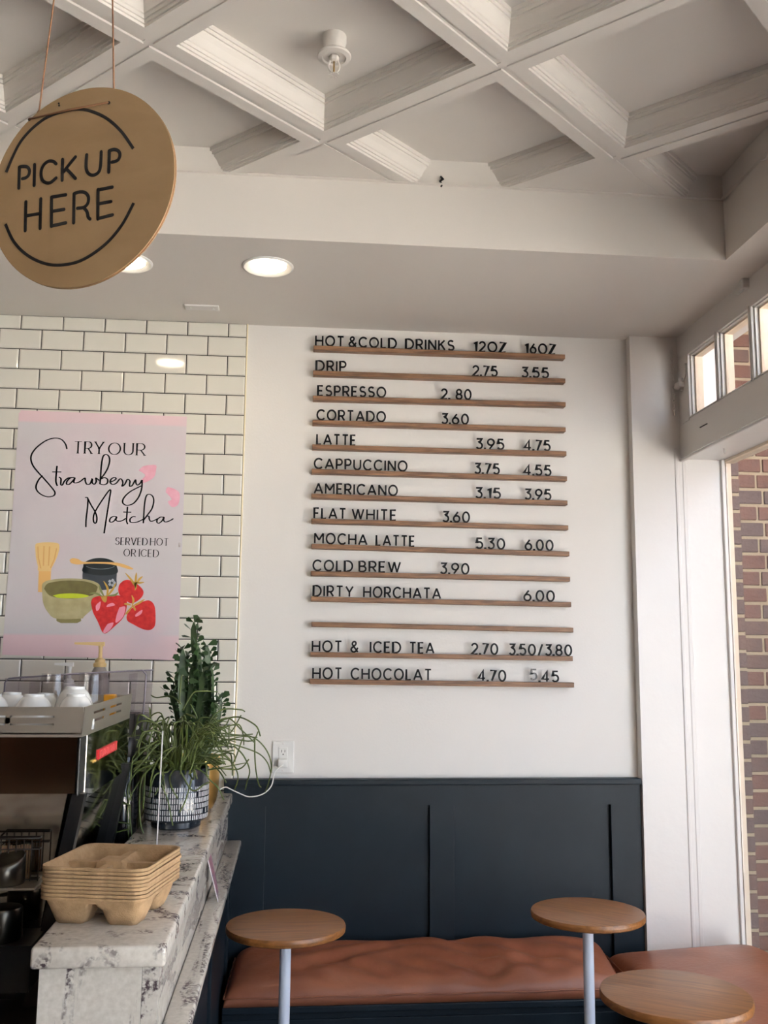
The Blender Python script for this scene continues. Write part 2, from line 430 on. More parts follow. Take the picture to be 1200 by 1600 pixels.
# ---- coffered ceiling
ce = struct(MB().box(-2.6, -5.2, ZC+.10, XF+.02, YF+.05, ZC+.2).build('ceiling', M['ceil']), 'white coffered grid ceiling', 'ceiling')
UX, UY = .4325, .4085
C0 = Vector((.0525, 2.176))
hs = math.hypot(UX, UY)/2
def coffer_mesh():
    lev = [(.008, .010), (.008, 0), (.045, 0), (.045, .007), (.050, .007), (.050, .015), (.054, .015), (.054, .024), (.0575, .026), (.060, .034), (.064, .046), (.069, .056), (.069, .062), (.0735, .062), (.0735, .072), (.078, .072), (.078, .084)]
    vs = []; fs = []
    cor = [(-UX, 0), (0, -UY), (UX, 0), (0, UY)]
    for ins, z in lev:
        sc = (hs-ins)/hs
        vs += [(c[0]*sc, c[1]*sc, z) for c in cor]
    for i in range(len(lev)-1):
        for k in range(4):
            a, b = i*4+k, i*4+(k+1) % 4; fs.append((a, b, b+4, a+4))
    n = (len(lev)-1)*4; fs.append((n, n+1, n+2, n+3))
    me = bpy.data.meshes.new('coffer_panel'); me.from_pydata(vs, [], fs); me.materials.append(M['ceil']); return me
def flat_mesh():
    sc = (hs-.008)/hs; cor = [(-UX*sc, 0), (0, -UY*sc), (UX*sc, 0), (0, UY*sc)]
    vs = [(c[0], c[1], .004) for c in cor]+[(c[0], c[1], .012) for c in cor]
    me = bpy.data.meshes.new('flat_panel'); me.from_pydata(vs, [], [(0, 1, 2, 3), (4, 5, 6, 7), (0, 1, 5, 4), (1, 2, 6, 5), (2, 3, 7, 6), (3, 0, 4, 7)]); me.materials.append(M['ceil']); return me
cm, fm = coffer_mesh(), flat_mesh()
for i in range(-16, 10):
    for j in range(-16, 16):
        c = C0 + Vector(((i+j)*UX, (i-j)*UY))
        if c.x < -2.9 or c.x > XF+UX*.9 or c.y < -5.2 or c.y > YF+UY*.9: continue
        o = bpy.data.objects.new('coffer_panel' if c.y < YF else 'flat_panel', cm if c.y < YF else fm)
        COL.objects.link(o); o.parent = ce; o.location = Vector((c.x, c.y, ZC)) - ce.location
# grid bars: mains run one way, cross tees the other
def bar(p, q, wd, z0, z1, name):
    p, q = Vector(p), Vector(q); d = (q-p).normalized(); n = Vector((-d.y, d.x))*wd/2
    a, b, c, e = p+n, q+n, q-n, p-n
    MB().hexa([(a.x, a.y, z0), (b.x, b.y, z0), (c.x, c.y, z0), (e.x, e.y, z0), (a.x, a.y, z1), (b.x, b.y, z1), (c.x, c.y, z1), (e.x, e.y, z1)]).build(name, M['ceil'], ce)
for k in range(-18, 14):
    # line through C0 + k*u-direction ... mains along (UX,-UY)
    base = C0 + Vector((-UX, 0)) + Vector((UX, UY))*k
    ts = [t/40 for t in range(-800, 801)]
    pts = [base+Vector((UX, -UY))*t for t in ts]
    pts = [p for p in pts if -2.6 < p.x < XF+.03 and -5.2 < p.y < YF+.03]
    if len(pts) > 1: bar(pts[0], pts[-1], .024, ZC+.004, ZC+.012, 'grid_main')
    base = C0 + Vector((-UX, 0)) + Vector((UX, -UY))*k
    pts = [base+Vector((UX, UY))*t for t in ts]
    pts = [p for p in pts if -2.6 < p.x < XF+.03 and -5.2 < p.y < YF+.03]
    if len(pts) > 1: bar(pts[0], pts[-1], .024, ZC+.0055, ZC+.0135, 'cross_tee')
# thin edge angle along the fascia
MB().box(-2.6, YF-.012, ZC-.001, XF, YF+.002, ZC+.003).build('edge_angle', M['ceil'], ce)
MB().box(XF-.012, -5.2, ZC-.001, XF+.002, YF, ZC+.003).build('edge_angle', M['ceil'], ce)

# ---- window wall on the right
XW = 1.481
wr = MB()
wr.box(XW, -5.2, Zr(.762), 1.70, D+.1, Zr(.836))            # header
wr.box(XW+.0012, -5.2, Zr(.8355), 1.53, D+.1, Zr(.897))       # transom bottom rail
wr.box(XW, -5.2, Zr(1.153), 1.53, D+.1, ZS+.02)             # transom top rail
wr.box(XW, 3.457, Zr(.89), 1.53, D+.1, Zr(1.16))            # end stile
wr.box(XW, -5.2, Zr(.89), 1.70, -5.05, ZS+.02)
wr.box(XW, -5.2, 0, 1.72, -5.05, Zr(.77))                   # wall beyond the last window
wr.box(1.66, -5.06, 0, 1.74, D+.1, Zr(-1.10))               # wall under the sill
wro = struct(wr.build('wall_right', M['trim']), 'white painted window wall with header and transom rails', 'wall')
MB().box(1.495, 3.575, 0, 1.664, D+.15, ZS+.02).build('jamb', M['trim'], wro)
# casing beads on the far jamb
MB().cham(1.455, YP-.004, 0, 1.470, YP+.03, Zr(.80), .004).build('casing_bead', M['trim'], wro)
MB().cham(1.474, YP+.004, 0, 1.482, YP+.03, Zr(.80), .002).build('casing_bead', M['trim'], wro)
MB().cham(1.484, YP-.002, 0, 1.503, YP+.04, Zr(.755), .004).build('casing_bead', M['trim'], wro)
MB().cham(1.650, 3.562, 0, 1.664, 3.60, Zr(.762), .002).build('window_stop', M['trim'], wro)
# header bead
MB().cham(XW-.006, -5.05, Zr(.746), XW+.012, 3.56, Zr(.757), .004).build('header_bead', M['trim'], wro)
MB().box(XW-.003, 3.30, Zr(.8365), XW+.001, 3.36, Zr(.839)).build('paint_crack', M['greyp'], wro)
# transom lights: sash mouldings and panes
w1 = struct(thing('window_1', 'row of small square transom panes above the window', 'window', (XW, 1.0, Zr(.897))))
PW = .259
for k in range(40):
    ya = 3.457-PW*k; yb = ya-PW
    if yb < -5.06: break
    z0, z1 = Zr(.897), Zr(1.153)
    # stepped sash bars around each pane
    for st, (ins, x0, x1) in enumerate(((.0, XW-.002, XW+.014), (.007, XW+.008, XW+.026), (.013, XW+.02, XW+.05))):
        t = .008 if st < 2 else .010
        y0_, y1_ = yb+.004+ins, ya-.004-ins; a, b = z0+ins*.8, z1-ins*.8
        mb = MB(); mb.box(x0, y0_, a, x1, y0_+t, b); mb.box(x0, y1_-t, a, x1, y1_, b); mb.box(x0, y0_, b-t, x1, y1_, b); mb.box(x0, y0_, a, x1, y1_, a+t*.6)
        mb.build('sash_moulding', M['trim'] if st < 2 else M['outpaint'], w1)
    MB().box(XW, yb-.006, z0-.002, XW+.045, yb+.006, z1+.002).build('mullion', M['trim'], w1)
    MB().box(XW+.026, yb+.01, z0, XW+.029, ya-.01, z1).build('pane', M['glass'], w1)
# lower shop windows
w2 = struct(thing('window_2', 'tall shop window over the corner bench', 'window', (1.69, 2.5, Zr(-1.1))))
MB().box(1.676, 1.42, Zr(-1.10), 1.682, 3.585, Zr(.762)).build('pane', M['glass'], w2)
MB().cham(1.680, 3.592, Zr(-1.10), 1.702, 3.66, Zr(.762), .002).build('glazing_bead', M['outpaint'], w2)
MB().box(1.664, 3.64, Zr(-1.1), 1.684, 3.68, Zr(.76)).build('putty_gap', M['outpaint'], w2)
MB().box(1.664, 1.42, Zr(.752), 1.71, 3.585, Zr(.762)).build('head_bead', M['outpaint'], w2)
MB().box(1.60, 1.30, Zr(-1.10), 1.72, 1.42, Zr(.77)).build('post', M['trim'], w2)
w3 = struct(thing('window_3', 'second tall shop window further along the wall', 'window', (1.69, 0, Zr(-1.1))))
MB().box(1.676, -5.05, Zr(-1.10), 1.682, 1.30, Zr(.762)).build('pane', M['glass'], w3)
for yy in (-.75, -2.85): MB().box(1.65, yy, Zr(-1.10), 1.71, yy+.07, Zr(.765)).build('post', M['trim'], w3)
# ---- outside
struct(MB().box(2.9, -30, -.3, 45, 30, -.12).build('ground_street', M['street']), 'pale concrete street outside', 'ground')
struct(MB().box(1.74, -12, -.25, 2.9, 12, -.1).build('ground_pavement', M['street']), 'pale concrete pavement outside', 'ground')
struct(MB().box(1.70, -8, Zr(1.62), 2.35, 9, Zr(1.75)).build('ceiling_sky_blocker', M['outpaint']), 'cream overhang added outside to cut high sky light', 'ceiling')  # added unseen overhang, keeps high sky light out of the windows
bw = struct(MB().box(1.69, 3.706, -.1, 1.785, 4.0, Zr(1.62)).build('wall_brick_return', M['mortar']), 'brick return beside the window outside', 'wall')
bw2 = struct(MB().box(1.785, 3.936, -.1, 2.75, 4.2, Zr(1.62)).build('wall_brick_outside', M['mortar']), 'brick wall across the recess outside', 'wall')
struct(MB().box(2.75, 1.75, -.1, 2.95, 4.2, Zr(1.63)).build('wall_light_blocker', M['brick3']), 'unseen brick wall added outside to dim the corner window', 'wall')  # added wall out of view, blocks daylight heading for the corner window
struct(MB().box(1.70, 3.69, Zr(1.60), 2.75, 4.2, Zr(1.64)).build('lintel_outside', M['outpaint']), 'cream lintel above the outside brick', 'wall')
bc = {}
def brick(x0, x1, y, z0, z1, mk, par):
    k = (round(x1-x0, 3), mk)
    if k not in bc:
        mb = MB(); mb.cham(-(x1-x0)/2, -.004, -.0285, (x1-x0)/2, .03, .0285, .004)
        me = bpy.data.meshes.new('brick'); me.from_pydata(mb.v, [], mb.f); me.materials.append(M[mk]); bc[k] = me
    o = bpy.data.objects.new('brick', bc[k]); COL.objects.link(o); o.parent = par
    o.location = Vector(((x0+x1)/2, y+random.uniform(-.002, .002), (z0+z1)/2))-par.location
    o.rotation_euler = (0, random.uniform(-.008, .008), 0)
for i in range(-12, 28):
    zt = Zr(.7195)-i*.0699
    if zt < .02: break
    brick(1.692, 1.7845, 3.703, zt-.0699+.006, zt-.006, random.choice(['brick2', 'brick2', 'brick3']), bw)
for i in range(-11, 30):
    zt = Zr(.784)-i*.0700
    if zt < 0: break
    x = 1.79 if i % 2 else 1.79
    cuts = [1.79, 2.0, 2.21, 2.42, 2.63] if i % 2 else [1.79, 1.972, 2.10, 2.31, 2.52, 2.73]
    for a, b in zip(cuts, cuts[1:]):
        if i % 2 == 0 or True:
            brick(a+(.005 if a > 1.8 else 0), b-.005, 3.933, zt-.07+.006, zt-.006, random.choice(['brick1', 'brick1', 'brick3', 'brick2']), bw2)

# ---- wainscot
YWF = 3.565
wa = struct(MB().box(-.235, 3.582, 0, 1.29, D+.002, Zr(-.46)).build('wall_wainscot', M['navy']), 'navy painted panelled wainscot under the menu', 'wall')
ZT = Zr(-.447)
MB().cham(-.235, 3.548, ZT-.022, 1.287, D, ZT, .004).build('cap_moulding', M['navy'], wa)
MB().box(-.235, YWF, Zr(-.541), 1.286, 3.585, ZT-.02).build('rail', M['navy'], wa)
for a, b in ((-.235, -.086), (.503, .591), (1.173, 1.286)):
    MB().cham(a, YWF, .30, b, 3.585, Zr(-.540), .0012).build('stile', M['navy'], wa)

# ================================================================== CEILING THINGS
def downlight(x, y, label):
    t = thing('recessed_downlight', label, 'light', (x, y, ZS), 'recessed lights in the soffit')
    MB().lathe([(.058, .02), (.058, .004), (.064, -.002), (.078, -.006), (.083, -.003), (.083, .001)], x, y, 40, ZS).build('trim_ring', M['whitep'], t, 40)
    MB().lathe([(.0, .002), (.059, .002), (.059, .006), (0, .006)], x, y, 40, ZS-.002).build('lens', M['glow'], t)
downlight(-.110, 3.015, 'lit round downlight nearest the corner of the tiled wall')
downlight(-.565, 3.032, 'lit round downlight partly behind the round wooden sign')
# blank plate
a = onZ(288, 475, ZS); b = onZ(343, 484, ZS)
t = thing('blank_cover_plate', 'small white rectangular plate screwed to the soffit', 'cover plate', (a.x, a.y, ZS))
MB().cham(a.x, b.y, ZS-.006, b.x, a.y+.0, ZS+.002, .002).build('plate', M['trim'], t)
for xx in (a.x+.02, b.x-.02): MB().lathe([(0, 0), (.004, 0), (.004, .004), (0, .004)], xx, (a.y+b.y)/2, 10, ZS-.008).build('screw', M['whitep'], t)
# sprinkler
sx, sy = .0685, 2.222; zp = ZC+.084
t = thing('fire_sprinkler', 'white fire sprinkler head hanging from a ceiling coffer', 'sprinkler', (sx, sy, zp))
MB().lathe([(.030, .004), (.030, -.018), (.0285, -.02), (.0285, -.024), (.0275, -.026), (.0275, -.05)], sx, sy, 28, zp).build('cup', M['ceil'], t, 40)
MB().lathe([(.014, -.046), (.028, -.046), (.040, -.05), (.043, -.054), (.041, -.058), (.030, -.06), (.0285, -.055), (.014, -.055)], sx, sy, 32, zp, True).build('flange', M['ceil'], t, 40)
MB().lathe([(.009, -.05), (.012, -.056), (.012, -.066), (.008, -.068)], sx, sy, 6, zp).build('nut', M['ceil'], t)
for s_ in (-1, 1):
    MB().tube(smooth2([(sx+s_*.009, sy, zp-.066), (sx+s_*.0135, sy, zp-.078), (sx+s_*.012, sy, zp-.09), (sx+s_*.003, sy, zp-.1)], 4), .0024, 6).build('frame_arm', M['ceil'], t, True)
MB().tube([(sx, sy, zp-.068), (sx, sy, zp-.1)], .0022, 8).build('bulb', M['brass'], t, True)
mb = MB(); mb.lathe([(0, -.1), (.006, -.1), (.006, -.104), (0, -.104)], sx, sy, 12, zp)
for k in range(10):
    th = k*math.pi/5; c, s_ = math.cos(th), math.sin(th)
    mb.hexa([(sx+c*.005-s_*.002, sy+s_*.005+c*.002, zp-.1045), (sx+c*.013-s_*.0028, sy+s_*.013+c*.0028, zp-.1055), (sx+c*.013+s_*.0028, sy+s_*.013-c*.0028, zp-.1055), (sx+c*.005+s_*.002, sy+s_*.005-c*.002, zp-.1045),
             (sx+c*.005-s_*.002, sy+s_*.005+c*.002, zp-.1025), (sx+c*.013-s_*.0028, sy+s_*.013+c*.0028, zp-.1035), (sx+c*.013+s_*.0028, sy+s_*.013-c*.0028, zp-.1035), (sx+c*.005+s_*.002, sy+s_*.005-c*.002, zp-.1025)])
mb.build('deflector', M['ceil'], t)
# dark cable ties at the soffit edge
for p, lb in (((690, 284), 'short black cable end poking out above the fascia middle'), ((260, 252), 'short black cable end poking out beside the wooden sign')):
    q = onY(p[0], p[1], YF-.01)
    tag(MB().tube([(q.x, YF+.004, q.z-.012), (q.x+.002, YF-.006, q.z-.006), (q.x-.005, YF-.008, q.z+.002), (q.x+.004, YF-.008, q.z+.010), (q.x-.002, YF-.006, q.z+.020)], [.003, .004, .004, .005, .003], 6).build('cable_end', M['black'], None, True), lb, 'cable')

# ---- hanging sign
SC = Vector((-.2815, 1.177, Zr(.581))); az = math.radians(22.3)
sd = Vector((math.cos(az), -math.sin(az), 0)); su = Vector((0, 0, 1)); sn = Vector((-math.sin(az), -math.cos(az), 0))
RS = .1335; TK = .0045
sg = thing('hanging_sign', 'round plywood pick up here sign hanging on jute strings', 'sign', (SC.x, SC.y, SC.z-RS))
circ = [(RS*math.cos(k*math.pi/48), RS*math.sin(k*math.pi/48)) for k in range(96)]
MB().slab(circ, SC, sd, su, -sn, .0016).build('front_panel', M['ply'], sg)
MB().slab([(p[0]*.995, p[1]*.995) for p in circ], SC-sn*.0016, sd, su, -sn, .0022).build('edge_core', M['plyedge'], sg)
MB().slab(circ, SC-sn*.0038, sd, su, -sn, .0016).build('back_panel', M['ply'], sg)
def sp(x, y):
    p = onP(x/4.615, 150+y/4.615, SC, sn)-SC
    return (p.dot(sd), p.dot(su))
LET = [[(137, 665), (141, 513)], [(141, 513), (170, 508), (200, 514), (213, 538), (208, 570), (188, 590), (163, 597)],
 [(247, 645), (250, 495)], [(405, 490), (385, 473), (350, 472), (315, 500), (297, 548), (303, 600), (330, 625), (365, 625), (405, 592)],
 [(449, 608), (452, 458)], [(545, 440), (500, 495), (458, 548)], [(482, 528), (515, 562), (545, 595)],
 [(626, 425), (622, 515), (638, 558), (672, 572), (710, 552), (726, 505), (731, 403)],
 [(785, 550), (790, 395)], [(790, 395), (825, 386), (855, 398), (866, 425), (856, 457), (835, 472), (808, 478)],
 [(183, 972), (188, 763)], [(290, 955), (295, 742)], [(188, 865), (292, 848)],
 [(372, 940), (373, 730)], [(373, 730), (475, 713)], [(378, 832), (462, 818)], [(372, 938), (475, 915)],
 [(532, 915), (535, 705)], [(535, 705), (575, 693), (615, 698), (639, 730), (634, 775), (605, 803), (560, 810)], [(603, 805), (628, 835), (636, 872), (650, 888)],
 [(707, 888), (708, 675)], [(708, 678), (810, 658)], [(712, 778), (800, 762)], [(707, 885), (812, 858)]]
mb = MB()
for st in LET:
    pts = [sp(*p) for p in st]
    if len(pts) > 2: pts = smooth2(pts, 5)
    mb.ribbon(pts, .0044, SC+sn*.0001, sd, su, sn, .0004, round_=True)
for st in ([(45, 550), (150, 330), (300, 180), (450, 115), (600, 98), (750, 150), (870, 250), (962, 380)], [(40, 925), (100, 1050), (200, 1150), (330, 1210), (460, 1218), (600, 1180), (760, 1070), (880, 930), (965, 772)]):
    mb.ribbon(smooth2([sp(*p) for p in st], 8), .0040, SC+sn*.0001, sd, su, sn, .0004)
mb.build('lettering', M['slot'], sg)
def s3(x, y, o): p = sp(x, y); return SC+sd*p[0]+su*p[1]+sn*o
h1, h2 = s3(213, 170, .001), s3(785, 50, .001)
for h_ in (h1, h2, s3(427, 70, .0), s3(425, 54, 0)):
    p = h_-SC; r_ = .0022 if h_ in (h1, h2) else .0012
    MB().slab([(p.dot(sd)+r_*math.cos(k*math.pi/6), p.dot(su)+r_*math.sin(k*math.pi/6)) for k in range(12)], SC+sn*.0001, sd, su, sn, .0005).build('hole', M['slot'], sg)
hk = Vector((-.291, 1.177, ZC-.004))
MB().tube([h1+sn*.0004, (h1+h2)/2+sn*.0018, h2+sn*.0004], .0013, 6).build('string', M['string'], sg, True)
for h_, q in ((h1, s3(262, 82, -.006)), (h2, s3(803, 5, -.006))):
    MB().tube([h_-sn*.0075, q, hk], .0011, 6).build('string', M['string'], sg, True)
tag(MB().tube([(hk.x, hk.y, ZC+.10), (hk.x, hk.y, hk.z+.004)]+[(hk.x+.006*math.sin(k*.6), hk.y, hk.z-.004+.006*math.cos(k*.6)) for k in range(0, 9)], .0014, 6).build('ceiling_hook', M['brass'], None, True), 'small brass hook in the ceiling holding the round sign', 'hook')

# ---- hooks, chain and latch on the window wall
def hook(p, label, sc=1.0, m_='trim'):
    p = Vector(p)
    return tag(MB().tube([p+Vector((0, 0, .004)), p+Vector((0, 0, -.012*sc))]+[p+Vector((0, -.007*sc*(1-math.cos(k*.5)), -.012*sc-.009*sc*math.sin(k*.5))) for k in range(1, 8)], .0016*sc, 6).build('screw_hook', M[m_], None, True), label, 'hook')
q = onX(1131, 703, 1.57); hook((1.57, q.y, Zr(.763)), 'white screw hook under the window header')
q = onX(1168, 450, XW)
t = thing('transom_catch', 'white painted catch with curved pull above the transom panes', 'catch', (XW, q.y, q.z))
MB().cham(XW-.022, q.y-.014, q.z-.004, XW+.004, q.y+.014, q.z+.03, .003).build('body', M['trim'], t)
MB().tube([(XW-.012, q.y, q.z), (XW-.018, q.y+.002, q.z-.012), (XW-.03, q.y+.006, q.z-.02), (XW-.04, q.y+.012, q.z-.014)], .003, 6).build('pull', M['whitep'], t, True)
q = onZ(1160, 300, ZC)
tag(MB().tube(smooth2([(XF+.004, 2.45, ZC-.004), (XF-.012, 2.445, ZC-.012), (XF-.02, 2.46, ZC-.02), (XF-.014, 2.49, ZC-.024), (XF-.022, 2.51, ZC-.02)], 5), .0022, 6).build('curled_hook', M['trim'], None, True), 'curled white hook on the side soffit near the corner', 'hook')
# chain
t = thing('chain', 'white painted chain hanging on the pier beside the transom', 'chain', (1.462, YP, Zr(.93)))
for k in range(18):
    z = Zr(1.185)-k*.0145; a_ = k % 2
    pts = [(1.458+(.0055*math.cos(q) if a_ == 0 else 0), YP-.007+(.0055*math.cos(q) if a_ else 0), z+.0095*math.sin(q)) for q in [i*math.pi/5 for i in range(11)]]
    MB().tube(pts, .0021, 6, False).build('link', M['trim'], t, True)
t = thing('window_latch', 'white painted transom latch with spring beside the chain', 'latch', (1.475, 3.52, Zr(1.04)))
MB().cham(1.458, 3.485, Zr(1.030), 1.484, 3.535, Zr(1.052), .003).build('body', M['trim'], t)
MB().lathe([(0, 0), (.009, 0), (.011, .004), (.009, .012), (0, .012)], 1.468, 3.492, 12, Zr(1.051)).build('knob', M['trim'], t, 40)
MB().tube([(1.472, 3.49, Zr(1.045)), (1.476, 3.475, Zr(1.06)), (1.478, 3.466, Zr(1.075)), (1.478, 3.464, Zr(1.115))], [.003, .003, .0045, .004], 6).build('spring_rod', M['trim'], t, True)
MB().cham(1.470, 3.50, Zr(1.018), 1.482, 3.515, Zr(1.034), .002).build('tongue', M['trim'], t)

# ================================================================== MENU
LEDGE = [(490, 543.3, 882.9, 557.5), (489.2, 582.5, 883.3, 595), (488.8, 621.7, 883.8, 632), (488.3, 659.6, 883.8, 671.3), (487.9, 697.9, 885, 708.8), (487, 736, 886, 748), (486.7, 775, 886.7, 785.8), (486.7, 813.8, 887.9, 824.6), (486.7, 853.3, 889.6, 865.4), (485.8, 895.8, 890.8, 905), (485.8, 935.8, 892.5, 944.6), (486.7, 975.4, 895.8, 984.6), (485, 1022.5, 895, 1029), (484, 1065, 897, 1070.4)]
MENU = [
 [('HOT', 125, 235), ('&', 250, 282), ('COLD', 288, 432), ('DRINKS', 463, 648), ('12OZ', 718, 842), ('16OZ', 910, 1027)],
 [('DRIP', 127, 243), ('2.75', 715, 810), ('3.55', 898, 1002)],
 [('ESPRESSO', 133, 392), ('2.', 597, 632), ('80', 652, 712)],
 [('CORTADO', 130, 391), ('3.60', 598, 702)],
 [('LATTE', 129, 279), ('3.95', 727, 835), ('4.75', 908, 1008)],
 [('CAPPUCCINO', 120, 472), ('3.75', 722, 818), ('4.55', 906, 1011)],
 [('AMERICANO', 120, 436), ('3.15', 725, 822), ('3.95', 910, 1011)],
 [('FLAT', 119, 242), ('WHITE', 262, 431), ('3.60', 602, 706)],
 [('MOCHA', 121, 322), ('LATTE', 352, 500), ('5.30', 727, 838), ('6.00', 911, 1019)],
 [('COLD', 115, 268), ('BREW', 288, 447), ('3.90', 593, 704)],
 [('DIRTY', 116, 270), ('HORCHATA', 305, 598), ('6.00', 906, 1024)],
 [],
 [('HOT', 112, 227), ('&', 257, 289), ('ICED', 330, 448), ('TEA', 478, 573), ('2.70', 710, 812), ('3.50/3.80', 851, 1089)],
 [('HOT', 114, 227), ('CHOCOLAT', 258, 563), ('4.70', 735, 842), ('5.45', 931, 1040)]]
ROWN = ['hot and cold drinks heading', 'drip', 'espresso', 'cortado', 'latte', 'cappuccino', 'americano', 'flat white', 'mocha latte', 'cold brew', 'dirty horchata', 'empty', 'hot and iced tea', 'hot chocolat']
ORD = ['first', 'second', 'third', 'fourth', 'fifth', 'sixth', 'seventh', 'eighth', 'ninth', 'tenth']
GN = {'.': 'dot', '&': 'ampersand', '/': 'slash'}
CAPH = .0440; STW = .0062; YL = D-.024
for r, (xl, yl, xr, yr) in enumerate(LEDGE):
    A = onY(xl, yl, D-.03); B = onY(xr, yr, D-.03); zc = (A.z+B.z)/2; dzl = (B.z-A.z)/(B.x-A.x)
    xa, xb = A.x, B.x
    lb = 'walnut menu ledge carrying the %s letters' % ROWN[r] if MENU[r] else 'walnut menu ledge left empty above hot and iced tea'
    za, zb = A.z, B.z
    o = MB().hexa([(xa, D-.032, za-.009), (xb, D-.032, zb-.009), (xb, D+.001, zb-.009), (xa, D+.001, za-.009), (xa, D-.032, za+.009), (xb, D-.032, zb+.009), (xb, D+.001, zb+.009), (xa, D+.001, za+.009)]).build('menu_ledge', M['walnut'])
    md = o.modifiers.new('b', 'BEVEL'); md.width = .0012; md.segments = 1
    tag(o, lb, 'ledge', 'walnut menu ledges')
    for wi, (word, c0, c1) in enumerate(MENU[r]):
        oy = 500 if r < 7 else 780
        p0 = onY(440+c0/2.4, yl, YL).x; p1 = onY(440+c1/2.4, yl, YL).x
        p0 += STW/2; p1 -= STW/2
        gp = lambda a_, b_: .25 if '.' in (a_, b_) else .35
        tot = sum(GL[c][0] for c in word)+sum(gp(a_, b_) for a_, b_ in zip(word, word[1:]))
        sc = (p1-p0)/tot if tot > 0 else CAPH
        x = p0
        isnum = any(c.isdigit() for c in word)
        for ci, c in enumerate(word):
            gw, strokes = GL[c]
            gs = sc
            zb0 = za+.009+(x-xa)*dzl-.0008+STW/2
            rise = .006 if (r == 13 and wi == 3 and ci == 0) else 0
            mb = MB()
            for pts, closed in strokes:
                P = [(x+p[0]*gs, zb0+rise+p[1]*(CAPH-STW)) for p in pts]
                mb.ribbon(P, STW if c != '.' else STW*1.3, (0, YL, 0), (1, 0, 0), (0, 0, 1), (0, -1, 0), .004+.0001*(ci % 2), closed=closed)
            if not mb.v: continue
            special = r == 13 and wi == 3 and ci == 0
            o = mb.build('menu_letter' if not c.isdigit() else 'menu_numeral', M['inkgrey'] if special else M['ink'])
            what = 'numeral %s' % c if c.isdigit() else GN.get(c, 'letter %s' % c)
            if isnum:
                kind_ = 'twelve ounce price' if c0 > 700 and c0 < 800 else 'sixteen ounce price' if c0 > 800 else 'only price'
                if 'OZ' in word: kind_ = 'twelve ounce heading' if word[1] == '2' else 'sixteen ounce heading'
                cnt = ci+2 if word == '80' else ci
                dn = dict(zip('0123456789', 'zero one two three four five six seven eight nine'.split()))
                what = 'numeral '+dn[c] if c.isdigit() else what
                rn = '' if r == 0 else ' on %s row' % ROWN[r]
                lbl = 'black %s, %s character of the %s%s' % (what, ORD[cnt], kind_, rn)
            else:
                lbl = 'black %s, %s in the word %s on %s row' % (what, ORD[ci], word, ROWN[r])
                if c == '&': lbl = 'black ampersand standing on the %s row' % ROWN[r]
            if special: lbl = 'grey raised numeral five starting the sixteen ounce hot chocolat price'
            tag(o, lbl, 'numeral' if c.isdigit() else 'letter', 'menu board characters')
            x += (gw+(gp(c, word[ci+1]) if ci+1 < len(word) else 0))*gs

# ================================================================== POSTER
YPO = D-.0145
def pp(x, y): q = onY(x, y, YPO); return (q.x, q.z)
def pq(x, y): return pp(x/2.667, 450+y/2.667)          # crop A
pc = [pp(3, 1023), pp(278, 1032), pp(292, 651), pp(32, 641)]
pm = bpy.data.materials.new('poster_print'); pm.use_nodes = True; nt = pm.node_tree; b = nt.nodes['Principled BSDF']; b.inputs['Roughness'].default_value = .45
tc = nt.nodes.new('ShaderNodeTexCoord'); sx_ = nt.nodes.new('ShaderNodeSeparateXYZ'); nt.links.new(tc.outputs['Object'], sx_.inputs[0])
cr = nt.nodes.new('ShaderNodeValToRGB'); mr = nt.nodes.new('ShaderNodeMapRange'); mr.inputs[1].default_value = 0; mr.inputs[2].default_value = .91
nt.links.new(sx_.outputs['Z'], mr.inputs[0]); nt.links.new(mr.outputs[0], cr.inputs[0])
el = cr.color_ramp.elements; el[0].position = 0; el[0].color = lin((226, 196, 202)); el[1].position = 1; el[1].color = lin((226, 196, 202))
for p_, c_ in ((.075, (226, 198, 204)), (.085, (209, 204, 207)), (.42, (209, 204, 207)), (.6, (211, 203, 208)), (.85, (209, 204, 207)), (.932, (209, 204, 207)), (.94, (226, 198, 204))):
    e = el.new(p_); e.color = lin(c_)
nz = nt.nodes.new('ShaderNodeTexNoise'); nz.inputs['Scale'].default_value = 3.2; nt.links.new(tc.outputs['Object'], nz.inputs['Vector'])
c2 = nt.nodes.new('ShaderNodeValToRGB'); c2.color_ramp.elements[0].position = .48; c2.color_ramp.elements[1].position = .75
nt.links.new(nz.outputs[0], c2.inputs[0])
mx = nt.nodes.new('ShaderNodeMix'); mx.data_type = 'RGBA'; nt.links.new(c2.outputs[0], mx.inputs[0]); nt.links.new(cr.outputs[0], mx.inputs[6]); mx.inputs[7].default_value = lin((212, 196, 204))
nt.links.new(mx.outputs[2], b.inputs['Base Color'])
po = thing('poster', 'pink strawberry matcha poster taped on the white tiles', 'poster', (pc[0][0], YPO, pc[0][1]))
mb = MB(); N = 16
vs = []; fs = []
for i in range(N+1):
    for j in range(N+1):
        u, v = i/N, j/N
        bx = (pc[0][0]*(1-u)+pc[1][0]*u)*(1-v)+(pc[3][0]*(1-u)+pc[2][0]*u)*v
        bz = (pc[0][1]*(1-u)+pc[1][1]*u)*(1-v)+(pc[3][1]*(1-u)+pc[2][1]*u)*v
        vs.append((bx, YPO-.0008*0, bz))
for i in range(N):
    for j in range(N): fs.append((i*(N+1)+j, (i+1)*(N+1)+j, (i+1)*(N+1)+j+1, i*(N+1)+j+1))
mb.add(vs, fs); mb.box(pc[0][0]+.004, YPO+.0002, pc[0][1]+.004, pc[2][0]-.004, YPO+.0012, pc[2][1]-.004)
mb.build('sheet', pm, po)
def pmat(n, c, v=None, s=30): return mat('print_'+n, c, .5, var=v, vscale=s)
PX, PZ, PN = (1, 0, 0), (0, 0, 1), (0, -1, 0)
